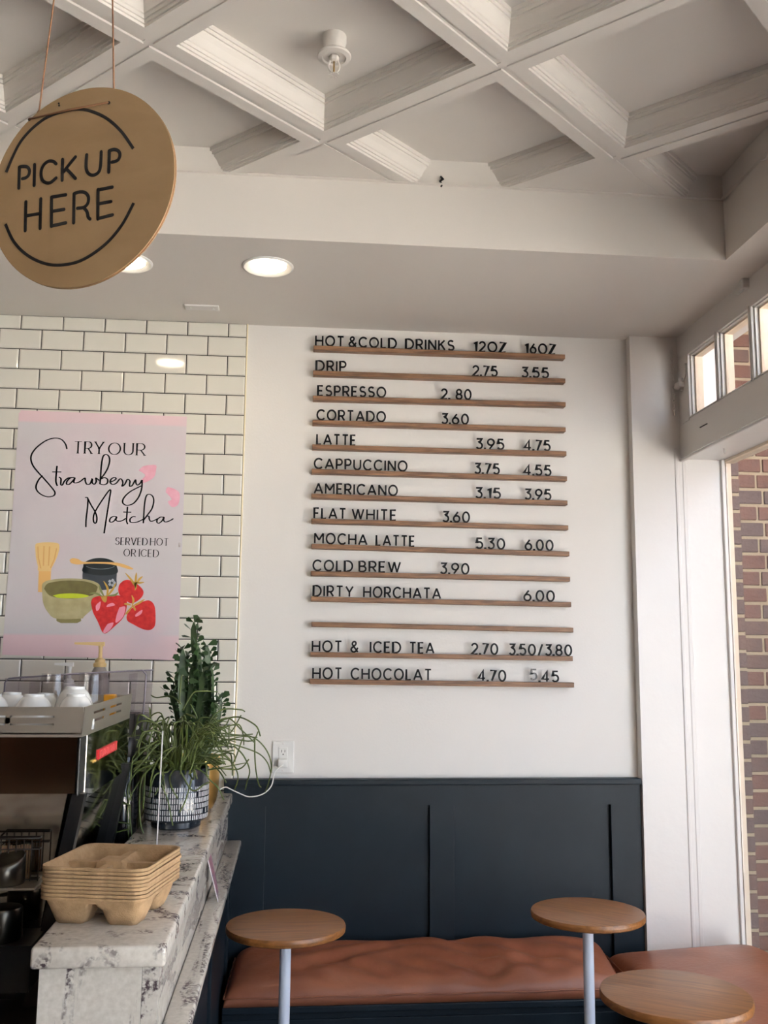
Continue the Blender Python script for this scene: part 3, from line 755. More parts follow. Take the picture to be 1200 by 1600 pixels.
def decal(name, poly, m_, h, smooth_=True, par=None):
    if smooth_: poly = smooth2(poly+[poly[0]], 5)[:-1]
    return MB().slab([pq(*p) for p in poly], (0, YPO, 0), PX, PZ, PN, .0003*h).build(name, m_, par or po)
def cropB(p, ox, oy, s_): return pp(ox+p[0]/s_, oy+p[1]/s_)
# pink brush blots
decal('pink_blot', [(578, 760), (600, 742), (648, 738), (650, 760), (640, 790), (600, 812), (590, 800), (605, 780)], pmat('pink', (226, 160, 180), (232, 180, 196)), 1)
decal('pink_blot', [(690, 850), (700, 830), (740, 845), (750, 870), (740, 905), (715, 912), (700, 890), (715, 880)], pmat('pink_b', (228, 158, 182), (236, 184, 200)), 1)
# headline script
def script(strokes, ox, oy, s_, wd, name):
    mb = MB()
    for st in strokes:
        mb.ribbon(smooth2([cropB(p, ox, oy, s_) for p in st], 6), wd, (0, YPO, 0), PX, PZ, PN, .0012, thin=wd*.55)
    mb.build(name, M['ink'], po)
script([[(387, 190), (375, 145), (335, 100), (270, 88), (190, 112), (110, 170), (62, 230), (50, 285), (70, 345), (120, 410), (180, 475), (240, 545), (275, 595), (262, 628), (205, 637), (145, 615), (105, 575), (100, 530), (125, 475), (160, 440)],
 [(295, 348), (288, 420), (285, 495), (298, 535)], [(250, 405), (335, 405)],
 [(312, 452), (332, 470), (330, 520), (345, 527), (365, 490), (400, 462), (452, 458), (420, 462), (390, 490), (385, 518), (410, 520), (450, 480), (462, 460), (452, 500), (470, 508), (510, 495), (555, 462), (560, 490), (575, 520), (605, 515), (625, 470), (625, 505), (645, 520), (662, 495), (660, 462), (690, 485)],
 [(697, 520), (703, 450), (710, 350), (725, 265), (750, 242), (778, 255), (788, 300), (770, 370), (735, 430), (708, 460)], [(708, 470), (740, 458), (768, 475), (765, 510), (735, 525), (700, 518)],
 [(790, 500), (820, 490), (848, 470), (835, 457), (805, 470), (793, 500), (815, 522), (850, 510), (885, 470), (905, 482), (912, 510), (905, 538), (930, 520), (955, 475), (978, 490), (975, 520), (978, 540), (1000, 530), (1030, 480), (1035, 510), (1050, 528), (1075, 510), (1090, 480)],
 [(1093, 480), (1088, 560), (1060, 640), (1010, 700), (950, 718), (912, 695), (920, 650), (980, 590), (1085, 535)]], 40, 670, 6.0, .0058, 'script_lettering')
script([[(97, 168), (130, 180), (124, 300), (110, 420), (107, 515)], [(130, 180), (170, 260), (215, 335), (235, 400), (232, 450), (215, 470), (198, 450), (195, 400), (215, 335), (290, 210), (392, 75), (380, 200), (350, 390), (320, 588)],
 [(465, 395), (430, 390), (395, 410), (385, 445), (405, 458), (440, 440), (468, 395), (460, 430), (480, 445), (530, 440), (575, 412)],
 [(595, 275), (588, 360), (583, 440), (597, 480)], [(545, 338), (638, 340)],
 [(690, 395), (660, 392), (628, 415), (625, 450), (655, 462), (710, 455), (785, 420)],
 [(780, 470), (785, 380), (795, 240), (815, 150), (850, 130), (890, 155), (902, 215), (880, 300), (830, 370), (785, 430)], [(785, 430), (820, 390), (845, 388), (850, 420), (865, 445), (900, 440), (950, 415)],
 [(1020, 400), (980, 398), (945, 425), (940, 458), (965, 468), (1000, 440), (1022, 400), (1018, 435), (1040, 455), (1090, 440), (1132, 415)]], 120, 755, 7.5, .0054, 'script_lettering')
def serif(word, p0, p1, hpx, wd, name):
    a = pp(*p0); b_ = pp(*p1); hgt = hpx
    tot = sum(GL[c][0] if c != ' ' else .3 for c in word)+.3*(len(word)-1); sc = (b_[0]-a[0])/tot; x = a[0]; mb = MB(); dz = (b_[1]-a[1])/(b_[0]-a[0])
    for c in word:
        if c == ' ': x += .5*sc; continue
        gw, st = GL[c]
        for pts, cl in st:
            P = [(x+p[0]*sc, a[1]+(x-a[0])*dz+p[1]*hgt) for p in pts]
            mb.ribbon(P, wd, (0, YPO, 0), PX, PZ, PN, .0011, closed=cl, thin=wd*.32)
            if not cl:
                for e, o_ in ((P[0], P[1]), (P[-1], P[-2])):
                    if abs(e[0]-o_[0]) < abs(e[1]-o_[1])*1.2:
                        mb.ribbon([(e[0]-wd*.8, e[1]), (e[0]+wd*.8, e[1])], wd*.35, (0, YPO, 0), PX, PZ, PN, .0011)
        x += (gw+.3)*sc
    mb.build(name, M['ink'], po)
serif('TRY', (116, 708), (161, 709), .044, .0056, 'serif_lettering')
serif('OUR', (169.5, 710), (226, 711.5), .044, .0056, 'serif_lettering')
serif('SERVED', (180.5, 851), (230, 852), .0262, .0030, 'serif_lettering')
serif('HOT', (235, 852), (262.5, 852.5), .0262, .0030, 'serif_lettering')
serif('OR', (193.5, 869), (211.5, 869.5), .0262, .0030, 'serif_lettering')
serif('ICED', (217.5, 869.5), (247.5, 870.5), .0262, .0030, 'serif_lettering')
# drawings (crop C = [40,830]-[260,1000], scale 5.4545)
def dc(name, poly, m_, h, sm=True, par=None):
    if sm: poly = smooth2(poly+[poly[0]], 5)[:-1]
    return MB().slab([cropB(p, 40, 830, 5.4545) for p in poly], (0, YPO, 0), PX, PZ, PN, .0002*h).build(name, m_, par or po)
P_tan = pmat('tan', (222, 190, 128)); P_tan2 = pmat('tan_dark', (208, 160, 96)); P_or = pmat('handle', (222, 176, 108))
wh = dc('whisk', [(82, 130), (95, 104), (180, 94), (272, 102), (288, 135), (278, 190), (250, 260), (220, 318), (212, 338), (112, 338), (105, 300), (88, 220)], P_tan, 2)
for l_ in ([(105, 130), (108, 220), (130, 318)], [(157, 125), (152, 295)], [(205, 130), (195, 295)], [(265, 145), (245, 240), (212, 315)]):
    MB().ribbon([cropB(p, 40, 830, 5.4545) for p in l_], .0042, (0, YPO, 0), PX, PZ, PN, .0007).build('whisk_tine', P_tan2, wh)
dc('whisk_handle', [(112, 340), (217, 340), (212, 440), (150, 520), (106, 518)], P_or, 2, False)
cn = dc('canister', [(492, 300), (500, 268), (560, 238), (630, 228), (700, 236), (755, 262), (778, 300), (775, 400), (760, 480), (600, 500), (492, 430)], pmat('canister', (58, 64, 72)), 2)
dc('canister_lid', [(492, 300), (500, 268), (560, 238), (630, 228), (700, 236), (755, 262), (778, 300), (776, 360), (640, 378), (492, 350)], pmat('lid', (26, 36, 40)), 3, True, cn)
MB().ribbon([cropB(p, 40, 830, 5.4545) for p in smooth2([(515, 298), (560, 315), (640, 323), (720, 315), (758, 300)], 5)], .0018, (0, YPO, 0), PX, PZ, PN, .0009).build('rim_line', pmat('rim', (120, 130, 136)), cn)
for a_ in range(5):
    cx, cy = 735+22*math.cos(a_*1.257), 440+22*math.sin(a_*1.257)
    dc('flower_petal', [(cx-14, cy), (cx, cy-14), (cx+14, cy), (cx, cy+14)], pmat('petal', (168, 176, 186)), 3.4, True, cn)
dc('scoop', [(375, 245), (400, 230), (450, 238), (490, 260), (600, 262), (720, 264), (800, 272), (880, 298), (918, 322), (880, 324), (800, 300), (720, 282), (600, 276), (500, 280), (440, 284), (390, 272)], P_or, 4.5)
bo = dc('bowl', [(140, 500), (150, 440), (230, 412), (370, 402), (520, 412), (610, 440), (638, 480), (630, 560), (590, 640), (500, 725), (470, 745), (262, 745), (190, 690), (150, 610)], pmat('bowl', (176, 168, 128), (160, 152, 112)), 3.2)
dc('bowl_inside', [(158, 490), (190, 445), (300, 424), (400, 420), (520, 430), (600, 460), (612, 490), (570, 545), (400, 575), (220, 555)], pmat('inside', (112, 106, 62), (98, 92, 54)), 4.2, True, bo)
dc('matcha', [(232, 548), (300, 534), (400, 530), (480, 536), (540, 552), (480, 568), (380, 572), (280, 568)], pmat('matcha', (188, 204, 44)), 5, True, bo)
dc('bowl_foot', [(262, 735), (470, 735), (474, 765), (440, 783), (300, 783), (264, 765)], pmat('foot', (128, 122, 76)), 3.0, False, bo)
P_red = pmat('red', (206, 44, 44), (182, 26, 32), 60); P_pk = pmat('pale', (232, 150, 172)); P_yel = pmat('sepal', (196, 156, 72)); P_grn = pmat('sepal_green', (128, 138, 86))
def leafst(par, pts, m_, wd=.0052, h=.0016):
    P = [cropB(p, 40, 830, 5.4545) for p in smooth2(pts, 4)]; n = len(P)
    MB().ribbon(P, [wd*(.25+1.2*math.sin(math.pi*min(i/(n-1)*.95+.05, 1))) for i in range(n)], (0, YPO, 0), PX, PZ, PN, h).build('sepal', m_, par)
s1 = dc('strawberry', [(790, 500), (800, 455), (840, 420), (890, 418), (950, 450), (1000, 500), (1000, 545), (960, 590), (900, 615), (840, 580), (800, 540)], P_red, 5)
for q in ([(940, 480), (905, 420), (850, 355)], [(935, 470), (940, 400), (945, 352)], [(940, 460), (970, 410), (998, 385)], [(930, 440), (970, 440), (1012, 436)], [(925, 430), (940, 470), (932, 505)]): leafst(s1, q, P_yel)
s2 = dc('strawberry', [(558, 610), (575, 570), (640, 550), (720, 555), (800, 548), (860, 590), (860, 660), (830, 740), (760, 810), (690, 868), (655, 860), (620, 780), (575, 690)], P_red, 5.6)
dc('pale_streak', [(800, 650), (850, 645), (830, 730), (770, 780), (775, 720)], P_pk, 6.2, True, s2); dc('pale_streak', [(700, 790), (750, 780), (720, 840), (670, 870), (665, 845)], P_pk, 6.2, True, s2)
dc('pale_streak', [(610, 620), (640, 600), (630, 660), (605, 680), (598, 640)], P_pk, 6.2, True, s2); dc('pale_streak', [(700, 625), (740, 610), (762, 630), (730, 640), (690, 645)], P_pk, 6.2, True, s2)
for q in ([(690, 570), (700, 490), (665, 425)], [(690, 560), (740, 500), (770, 440)], [(670, 560), (640, 500), (628, 460)], [(660, 560), (600, 530), (545, 530)], [(700, 550), (760, 545), (790, 520)]): leafst(s2, q, P_grn if q[0][0] != 690 else P_yel)
dc('sepal', [(640, 555), (690, 550), (692, 590), (678, 608), (655, 590)], P_yel, 8, True, s2)
s3_ = dc('strawberry', [(860, 730), (880, 680), (930, 640), (1000, 600), (1060, 592), (1100, 640), (1108, 740), (1100, 810), (1060, 842), (1000, 835), (920, 795), (870, 765)], P_red, 6.4)
dc('pale_streak', [(935, 712), (960, 690), (995, 670), (985, 705), (940, 730)], P_pk, 7.0, True, s3_)
for q in ([(910, 630), (920, 590), (905, 545)], [(910, 640), (870, 690), (850, 710)], [(900, 630), (860, 620), (840, 620)], [(910, 640), (970, 610), (1015, 580)], [(905, 630), (930, 660), (935, 680)]): leafst(s3_, q, P_yel, .005, .0019)
# curled torn paper tab on the right edge
q = pp(281, 852); MB().add([(q[0]-.004, YPO-.0005, q[1]+.012), (q[0]+.006, YPO-.006, q[1]+.004), (q[0]+.002, YPO-.008, q[1]-.008), (q[0]-.005, YPO-.0005, q[1]-.006)], [(0, 1, 2, 3)]).build('torn_tab', M['cardwhite'], po)

# ================================================================== OUTLETS
def outlet(cx, cz, label, plug=False):
    yw = D if cx > -.2 else D-.012
    t = thing('wall_outlet', label, 'outlet', (cx, yw, cz-.057))
    MB().cham(cx-.039, yw-.007, cz-.057, cx+.039, yw+.003, cz+.057, .003).build('cover_plate', M['whitep'], t)
    MB().cham(cx-.0165, yw-.009, cz-.034, cx+.0165, yw-.003, cz+.034, .0015).build('receptacle', M['whitep'], t)
    for s_ in ((.018,) if plug else (.018, -.018)):
        for dx in (-.006, .006): MB().box(cx+dx-.001, yw-.0094, cz+s_-.001, cx+dx+.001, yw-.0085, cz+s_+.008).build('slot', M['black'], t)
        MB().lathe([(0, 0), (.0024, 0)], cx, 0, 10).build('slot', M['black'], t) if False else MB().box(cx-.002, yw-.0094, cz+s_-.01, cx+.002, yw-.0085, cz+s_-.006).build('slot', M['black'], t)
    for s_ in (.047, -.047): MB().cham(cx-.003, yw-.0085, cz+s_-.003, cx+.003, yw-.006, cz+s_+.003, .001).build('screw', M['trim'], t)
    return t
outlet(-.029, Zr(-.373), 'white wall outlet with a plug above the navy wainscot', True)
t = thing('plug', 'white charger plug with its cable in the wall outlet', 'plug', (-.029, D-.03, Zr(-.41)))
MB().cham(-.046, D-.034, Zr(-.409), -.012, D-.008, Zr(-.378), .005).build('body', M['whitep'], t, 40)
cbl = [onY(443, 1195, D-.032), onY(430, 1206, D-.05), onY(424, 1228, D-.06), onY(410, 1241, D-.06), onY(390, 1245, D-.06), onY(375, 1240, D-.06), onY(362, 1234, D-.06), onY(352, 1230, 3.48), onY(340, 1236, 3.40)]
MB().tube(smooth2(cbl, 5), .0022, 6).build('cable', M['whitep'], t, True)
outlet(-.492, Zr(-.372), 'white wall outlet on the tiles behind the potted plants')

# ================================================================== BENCH + CUSHIONS
bn = thing('corner_bench', 'navy built in bench base under the leather cushions', 'bench', (.45, 3.3, 0))
ZB = Zr(-1.088)
MB().box(-.196, 3.215, 0, 1.66, 3.58, ZB-.02).build('back_base', M['navy'], bn)
MB().box(1.12, .9, 0, 1.66, 3.214, ZB-.02).build('side_base', M['navy'], bn)
MB().cham(-.196, 3.195, ZB-.02, 1.66, 3.58, ZB, .003).build('seat_board', M['navy'], bn)
MB().cham(1.10, .89, ZB-.02, 1.66, 3.196, ZB, .003).build('seat_board', M['navy'], bn)
MB().cham(-.196, 3.208, .33, 1.12, 3.216, .37, .002).build('face_rail', M['navy'], bn)
def cushion(name, q, z0, hgt, wr, label, seed):
    """q: 4 corners (front-left, front-right, back-right, back-left), hgt: heights there"""
    rnd = random.Random(seed); N1, N2 = (90, 44) if seed == 3 else (44, 90); asp = 2.4 if seed == 3 else .6
    ks = [(rnd.uniform(-1, 1), rnd.uniform(-1, 1), rnd.uniform(3, 9), rnd.uniform(0, 6.28), rnd.uniform(.3, 1), rnd.uniform(-2.5, 2.5)) for _ in range(18)]
    vs = []; fs = []
    def e(u): return math.sin(u*math.pi/2) if abs(u) < 1 else math.copysign(1, u)
    for j in range(N2+1):
        for i in range(N1+1):
            u, v = e(-1+2*i/N1), e(-1+2*j/N2); a, b_ = (u+1)/2, (v+1)/2
            x = (q[0][0]*(1-a)+q[1][0]*a)*(1-b_)+(q[3][0]*(1-a)+q[2][0]*a)*b_
            y = (q[0][1]*(1-a)+q[1][1]*a)*(1-b_)+(q[3][1]*(1-a)+q[2][1]*a)*b_
            h = (hgt[0]*(1-a)+hgt[1]*a)*(1-b_)+(hgt[3]*(1-a)+hgt[2]*a)*b_
            prof = max((1-abs(u)**14)*(1-abs(v)**9), 0)**.33
            z = h*prof*(1+.10*(1-u*u)*(1-v*v))
            edge = max(abs(v)**3, abs(u)**6)
            wv = 0
            for kx, ky, fr, ph, am, sl_ in ks:
                wv += am*math.exp(-((u-kx)*3.2)**2-((v-ky)*1.2)**2)*math.sin(fr*(u*asp+v*sl_*.6)+ph)
            z += wr*wv*prof*(1-max(v, 0)**3)*(1-abs(u)**8)
            vs.append((x, y, z0+max(z, 0)))
    for j in range(N2):
        for i in range(N1): fs.append((j*(N1+1)+i, j*(N1+1)+i+1, (j+1)*(N1+1)+i+1, (j+1)*(N1+1)+i))
    ring = [i for i in range(N1+1)]+[j*(N1+1)+N1 for j in range(1, N2+1)]+[N2*(N1+1)+i for i in range(N1-1, -1, -1)]+[j*(N1+1) for j in range(N2-1, 0, -1)]
    fs.append(tuple(reversed(ring)))
    cx = sum(p[0] for p in q)/4; cy = sum(p[1] for p in q)/4
    t = thing(name, label, 'cushion', (cx, cy, z0))
    MB().add(vs, fs).build('cover', M['leather'], t, True)
    # piping seam along the front and ends
    for a, b_, ha, hb in ((q[0], q[1], hgt[0], hgt[1]), (q[0], q[3], hgt[0], hgt[3]), (q[1], q[2], hgt[1], hgt[2])):
        pts = []
        for k in range(25):
            s_ = k/24; h = ha*(1-s_)+hb*s_
            pts.append((a[0]*(1-s_)+b_[0]*s_, a[1]*(1-s_)+b_[1]*s_, z0+h*.38+.002*math.sin(k*1.3)))
        MB().tube(pts, .0028, 6).build('piping', M['leather'], t, True)
    return t
cushion('bench_cushion', [(-.192, 3.20), (1.085, 3.205), (1.125, 3.562), (-.178, 3.562)], ZB, (.066, .07, .108, .104), .0085, 'long tan leather cushion against the navy wainscot', 3)
cushion('bench_cushion', [(1.10, 1.0), (1.655, 1.0), (1.655, 3.54), (1.135, 3.54)], ZB, (.07, .085, .112, .075), .005, 'wide tan leather cushion in the window bay', 5)

# ================================================================== TABLES
def table(x, y, label, rot):
    t = thing('pedestal_table', label, 'table', (x, y, 0), 'small round pedestal tables')
    zt = Zr(-.74); R_ = .165
    top = MB().lathe([(0, -.021), (R_-.006, -.021), (R_-.001, -.018), (R_, -.012), (R_, -.006), (R_-.002, -.001), (R_-.006, 0), (0, 0)], 0, 0, 64, 0)
    o = top.build('table_top', M['table'], None, 30, base=(0, 0, 0)); o.parent = t; o.location = (0, 0, zt); o.rotation_euler = (0, 0, rot)
    MB().lathe([(.0155, .012), (.0155, zt-.026)], x, y, 24).build('post', M['whitemetal'], t, 40)
    MB().lathe([(.05, zt-.026), (.05, zt-.0205)], x, y, 24).build('mounting_plate', M['whitemetal'], t, 40)
    MB().lathe([(0, 0), (.15, 0), (.15, .006), (.14, .011), (.02, .016), (.0155, .03)], x, y, 40).build('base_plate', M['whitemetal'], t, 40)
table(-.004, 2.81, 'round wooden pedestal table beside the granite bar', .05)
table(.874, 2.893, 'round wooden pedestal table in front of the cushion end by the pier', -.75)
table(.862, 2.205, 'round wooden pedestal table beside the window bay cushion', -.55)

# ================================================================== BAR COUNTER
ZU, ZL = Zr(-.495), Zr(-.652)
XL_, XR_ = -.430, -.205
Y0 = 1.757
mb = MB().cham(XL_, Y0, ZU-.036, XR_, D-.008, ZU, .006)
tag(mb.build('granite_countertop', M['granite'], None, 50), 'pale granite bar top carrying the potted plants and cup trays', 'counter')
mb = MB().cham(-.2178, Y0-.02, ZL-.022, -.168, 3.546, ZL, .005)
tag(mb.build('bar_ledge', M['granite_l'], None, 50), 'narrow lower granite ledge along the customer side of the bar', 'ledge')
ba = thing('bar_counter', 'granite clad bar counter with navy front panel', 'counter', (-.3, 2.6, 0))
MB().box(-.418, Y0+.022, 0, -.246, Y0+.042, ZU-.035).build('end_panel', M['granite_v'], ba)
MB().box(-.2455, Y0+.0225, ZL-.02, -.218, D-.01, ZU-.035).build('riser', M['granite_l'], ba)
MB().box(-.2455, Y0+.022, 0, -.218, Y0+.05, ZL-.021).build('end_post', M['granite_v'], ba)
MB().box(-.418, Y0+.043, 0, -.247, D-.02, ZU-.036).build('core', M['black'], ba)
MB().box(-.247, Y0+.05, 0, -.207, 3.56, ZL-.021).build('front_panel', M['navy'], ba)
for yy in (2.2, 2.75, 3.42): MB().cham(-.21, yy, 0, -.198, yy+.07, ZL-.022, .002).build('stile', M['navy'], ba)

# work counter behind the bar
ZWK = Zr(-.72)
wk = thing('work_counter', 'dark work counter behind the bar under the espresso machine', 'counter', (-.9, 2.6, 0))
MB().box(-1.7, 1.70, ZWK-.04, -.432, D-.012, ZWK).build('worktop', M['worktop'], wk)
MB().box(-1.7, 1.75, 0, -.47, D-.012, ZWK-.04).build('cabinet', M['black'], wk)

sv = thing('service_counter', 'granite clad service counter facing the espresso machine', 'counter', (-1.5, .7, 0))
MB().box(-2.4, .45, 0, -.62, .95, .93).build('cabinet', M['granite_v'], sv)
MB().cham(-2.42, .42, .93, -.6, .98, .965, .006).build('worktop', M['granite'], sv)

# ================================================================== ESPRESSO MACHINE
XM, YM0, YM1 = -.445, 2.15, 2.76
em = thing('espresso_machine', 'polished steel espresso machine with cups on top behind the bar', 'coffee machine', (-.75, 2.45, ZWK))
XB = -1.1
zt0, zt1 = Zr(-.176), Zr(-.119)
# near rail with slots
y = YM0
rail = em
rl = MB()
zz = [zt0, Zr(-.1575), Zr(-.1535), Zr(-.1415), Zr(-.137), zt1]
xs = onY(85, 1120, YM0).x; xs0 = onY(16, 1120, YM0).x; xs1 = onY(12, 1120, YM0).x
rl.box(XB, y, zz[0], XM, y+.0025, zz[1]); rl.box(XB, y, zz[2], XM, y+.0025, zz[3]); rl.box(XB, y, zz[4], XM, y+.0025, zz[5])
rl.box(xs, y, zz[1], XM, y+.0025, zz[2]); rl.box(xs, y, zz[3], XM, y+.0025, zz[4]); rl.box(xs0-.01, y, zz[1], xs0, y+.0025, zz[4])
rl.build('gallery_rail', M['steel'], em)
# right rail, leaning out a little, with slots
def railpt(yv, s_): return (XM+.004*s_, yv, zt0+(zt1-zt0)*s_+.004*(yv-YM0)/.6)
rr = MB()
def rq(ya, yb, sa, sb):
    A, B, C_, E_ = railpt(ya, sa), railpt(yb, sa), railpt(yb, sb), railpt(ya, sb)
    th = Vector((-.0025, 0, 0)); vs = [Vector(p) for p in (A, B, C_, E_)]; vs += [v_+th for v_ in vs]
    rr.hexa([vs[0], vs[1], vs[2], vs[3], vs[4], vs[5], vs[6], vs[7]])
for sa, sb in ((0, .3), (.4, .62), (.72, 1)): rq(YM0, YM1, sa, sb)
for sa, sb in ((.3, .4), (.62, .72)):
    for ya, yb in ((YM0, YM0+.1), (YM0+.24, YM0+.30), (YM0+.46, YM1)): rq(ya, yb, sa, sb)
rr.build('gallery_rail', M['steel'], em)
MB().box(XB, YM0, zt0-.006, XM, YM1, zt0+.003).build('cup_tray', M['steel'], em)
MB().box(XB, YM1-.003, zt0, XM, YM1, zt1).build('gallery_rail', M['steel'], em)
zb1, zb0 = zt0-.006, Zr(-.300)
MB().box(XB, YM0+.012, zb0, XM-.03, YM1-.002, zb1).build('body', M['black'], em)
MB().box(XB, YM0+.004, zb0+.001, onY(118, 1200, YM0).x, YM0+.013, zb1-.001).build('side_panel', M['smoke'], em)
MB().cham(onY(119, 1200, YM0).x, YM0+.001, zb0-.004, XM-.001, YM0+.06, zb1, .003).build('corner_post', M['black'], em)
MB().cham(XM-.03, YM0+.062, zb0-.02, XM, YM1, zb1, .002).build('back_panel', M['mirror'], em)
# badge
b0, b1 = onX(152, 1187, XM), onX(181, 1170, XM); bz1 = onX(152, 1172, XM).z
ybA, ybB = b0.y, b1.y; zA = b0.z; zB = bz1
MB().box(XM-.001, ybA, zA, XM+.003, ybB, zB).build('badge', M['red'], em)
mb = MB(); n_ = 11
wtot = (ybB-ybA)*.92; x0_ = ybA+(ybB-ybA)*.04
for k in range(n_):
    ya = x0_+wtot*(k+.2)/n_; 
    mb.box(XM+.0029, ya, zA+(zB-zA)*.14, XM+.0036, ya+wtot/n_*.28, zB-(zB-zA)*.14)
    if k % 2 == 0: mb.box(XM+.0029, ya, zB-(zB-zA)*.26, XM+.0036, ya+wtot/n_*.75, zB-(zB-zA)*.14)
    if k % 3 == 1: mb.box(XM+.0029, ya, zA+(zB-zA)*.14, XM+.0036, ya+wtot/n_*.75, zA+(zB-zA)*.26)
mb.build('badge_marks', M['redlight'], em)
# slanted legs and mirrored lower panel
def leg(xa, xb_, y_, th):
    a0, a1, b0_, b1_ = (xa, zb0), (xa+.026, zb0), (xb_, ZWK), (xb_+.03, ZWK)
    MB().hexa([(b0_[0], y_, ZWK), (b1_[0], y_, ZWK), (b1_[0], y_+th, ZWK), (b0_[0], y_+th, ZWK), (a0[0], y_, zb0), (a1[0], y_, zb0), (a1[0], y_+th, zb0), (a0[0], y_+th, zb0)]).build('leg', M['black'], em)
leg(onY(112, 1240, YM0).x, onY(112, 1240, YM0).x-.075, YM0+.004, .03)
leg(onY(112, 1240, YM0).x, onY(112, 1240, YM0).x-.075, YM1-.04, .03)
MB().hexa([(XB, YM0+.03, Zr(-.572)), (-.515, YM0+.03, Zr(-.572)), (-.515, YM0+.034, Zr(-.572)), (XB, YM0+.034, Zr(-.572)), (XB, YM0+.03, zb0), (-.475, YM0+.03, zb0), (-.475, YM0+.034, zb0), (XB, YM0+.034, zb0)]).build('splash_panel', M['mirror'], em)
MB().box(XB, YM0+.016, Zr(-.472), -.50, YM0+.03, Zr(-.468)).build('splash_trim', M['steel'], em)
MB().hexa([(-.53, YM0+.06, Zr(-.60)), (-.51, YM0+.06, Zr(-.60)), (-.51, YM1, Zr(-.60)), (-.53, YM1, Zr(-.60)), (-.47, YM0+.06, zb0-.02), (-.452, YM0+.06, zb0-.02), (-.452, YM1, zb0-.02), (-.47, YM1, zb0-.02)]).build('lower_back_panel', M['mirror'], em)
MB().box(XB, YM0+.04, Zr(-.66), -.54, YM1-.02, zb0).build('inner_body', M['black'], em)
MB().box(XB, YM0+.05, ZWK, -.56, YM1-.05, Zr(-.66)).build('plinth', M['black'], em)

# cups upside down on the tray
def cup(x, y_, r_, h_, label):
    z = zt0+.003
    t = thing('coffee_cup', label, 'cup', (x, y_, z), 'upturned white cups on the espresso machine')
    MB().lathe([(r_, 0), (r_*.985, h_*.2), (r_*.93, h_*.45), (r_*.82, h_*.68), (r_*.66, h_*.84), (r_*.52, h_*.92), (r_*.47, h_*.94)], x, y_, 32, z).build('body', M['ceramic'], t, True)
    MB().lathe([(r_*.50, h_*.90), (r_*.48, h_), (r_*.40, h_), (r_*.38, h_*.94)], x, y_, 28, z).build('foot_ring', M['ceramic'], t, 40)
CY = 2.262
for xp, yv, r_, h_, lb in ((53, CY, .046, .076, 'upturned white cup at the front rail, second from the machine corner'), (119, CY, .043, .077, 'upturned white cup at the front rail by the machine corner'), (-14, CY, .045, .076, 'upturned white cup at the front rail, third from the machine corner'),
                       (116, 2.36, .048, .090, 'larger upturned white cup behind the corner cup'), (18, 2.36, .044, .076, 'upturned white cup in the second row by the glass tumbler'), (70, 2.37, .040, .074, 'upturned white cup in the second row between two larger cups'), (-40, 2.36, .045, .076, 'upturned white cup in the second row at its far end')):
    cup(onY(xp, 1095, yv).x, yv, r_, h_, lb)
def tumbler(xp, yv, r_, h_, label):
    x = onY(xp, 1080, yv).x; z = zt0+.003
    t = thing('glass_tumbler', label, 'glass', (x, yv, z), 'upturned glass tumblers')
    MB().lathe([(r_, 0), (r_*.97, h_*.1), (r_*.86, h_*.9), (r_*.80, h_), (0, h_)], x, yv, 20, z).build('wall', M['glassware'], t, 60)
    MB().lathe([(0, h_*.86), (r_*.82, h_*.86), (r_*.78, h_*.97)], x, yv, 20, z).build('thick_base', M['glassware'], t, 60)
    MB().lathe([(r_*.985, 0), (r_*1.015, 0), (r_*1.015, .003), (r_*.985, .003)], x, yv, 20, z, True).build('lip', M['acrylic_edge'], t, 60)
tumbler(83, 2.47, .036, .118, 'upturned glass tumbler behind the middle cups')
tumbler(142, 2.47, .036, .118, 'upturned glass tumbler beside the amber scoop')
q = onY(172, 1092, 2.62)
tag(MB().cham(q.x-.014, 2.60, zt0+.003, q.x+.016, 2.63, q.z+.012, .003).build('amber_scoop', M['yellow']), 'small amber plastic scoop on the cup tray', 'scoop')

# clear hopper bin on a grey post behind the machine
YH = 2.95
a = onY(8, 1060, YH); b_ = onY(229, 1048, YH); c_ = onY(227, 1116, YH)
t = thing('clear_bin', 'clear acrylic bin on a grey post behind the espresso machine', 'bin', (-.6, YH, ZWK))
x0, x1, zt_, zb_ = a.x, b_.x, b_.z, c_.z; dpt = .14; th = .004
zl_ = a.z
def panel(p, q_, name):   # quad p (4 pts) thickened by vector q_
    P = [Vector(v) for v in p]; Q = [v+Vector(q_) for v in P]; MB().hexa([P[0], P[1], P[2], P[3], Q[0], Q[1], Q[2], Q[3]]).build(name, M['acrylic'], t)
panel([(x0, YH, zb_), (x1-.004, YH, zb_), (x1, YH, zt_), (x0, YH, zl_)], (0, th, 0), 'side_wall')
panel([(x0, YH+dpt, zb_), (x1-.004, YH+dpt, zb_), (x1, YH+dpt, zt_), (x0, YH+dpt, zl_)], (0, th, 0), 'side_wall')
panel([(x1-.004, YH, zb_), (x1-.004, YH+dpt, zb_), (x1, YH+dpt, zt_), (x1, YH, zt_)], (-th, 0, 0), 'end_wall')
panel([(x0, YH, zb_), (x0, YH+dpt, zb_), (x0, YH+dpt, zl_), (x0, YH, zl_)], (th, 0, 0), 'end_wall')
panel([(x0+.07, YH, zb_), (x0+.07, YH+dpt, zb_), (x0+.07, YH+dpt, zl_-.01), (x0+.07, YH, zl_-.01)], (.003, 0, 0), 'divider')
panel([(x1-.055, YH, zb_), (x1-.055, YH+dpt, zb_), (x1-.05, YH+dpt, zt_-.01), (x1-.05, YH, zt_-.01)], (.003, 0, 0), 'divider')
panel([(x0, YH, zb_), (x1-.004, YH, zb_), (x1-.004, YH+dpt, zb_), (x0, YH+dpt, zb_)], (0, 0, th), 'floor_panel')
mm = mat('acrylic_rim', (128, 122, 132), .2)
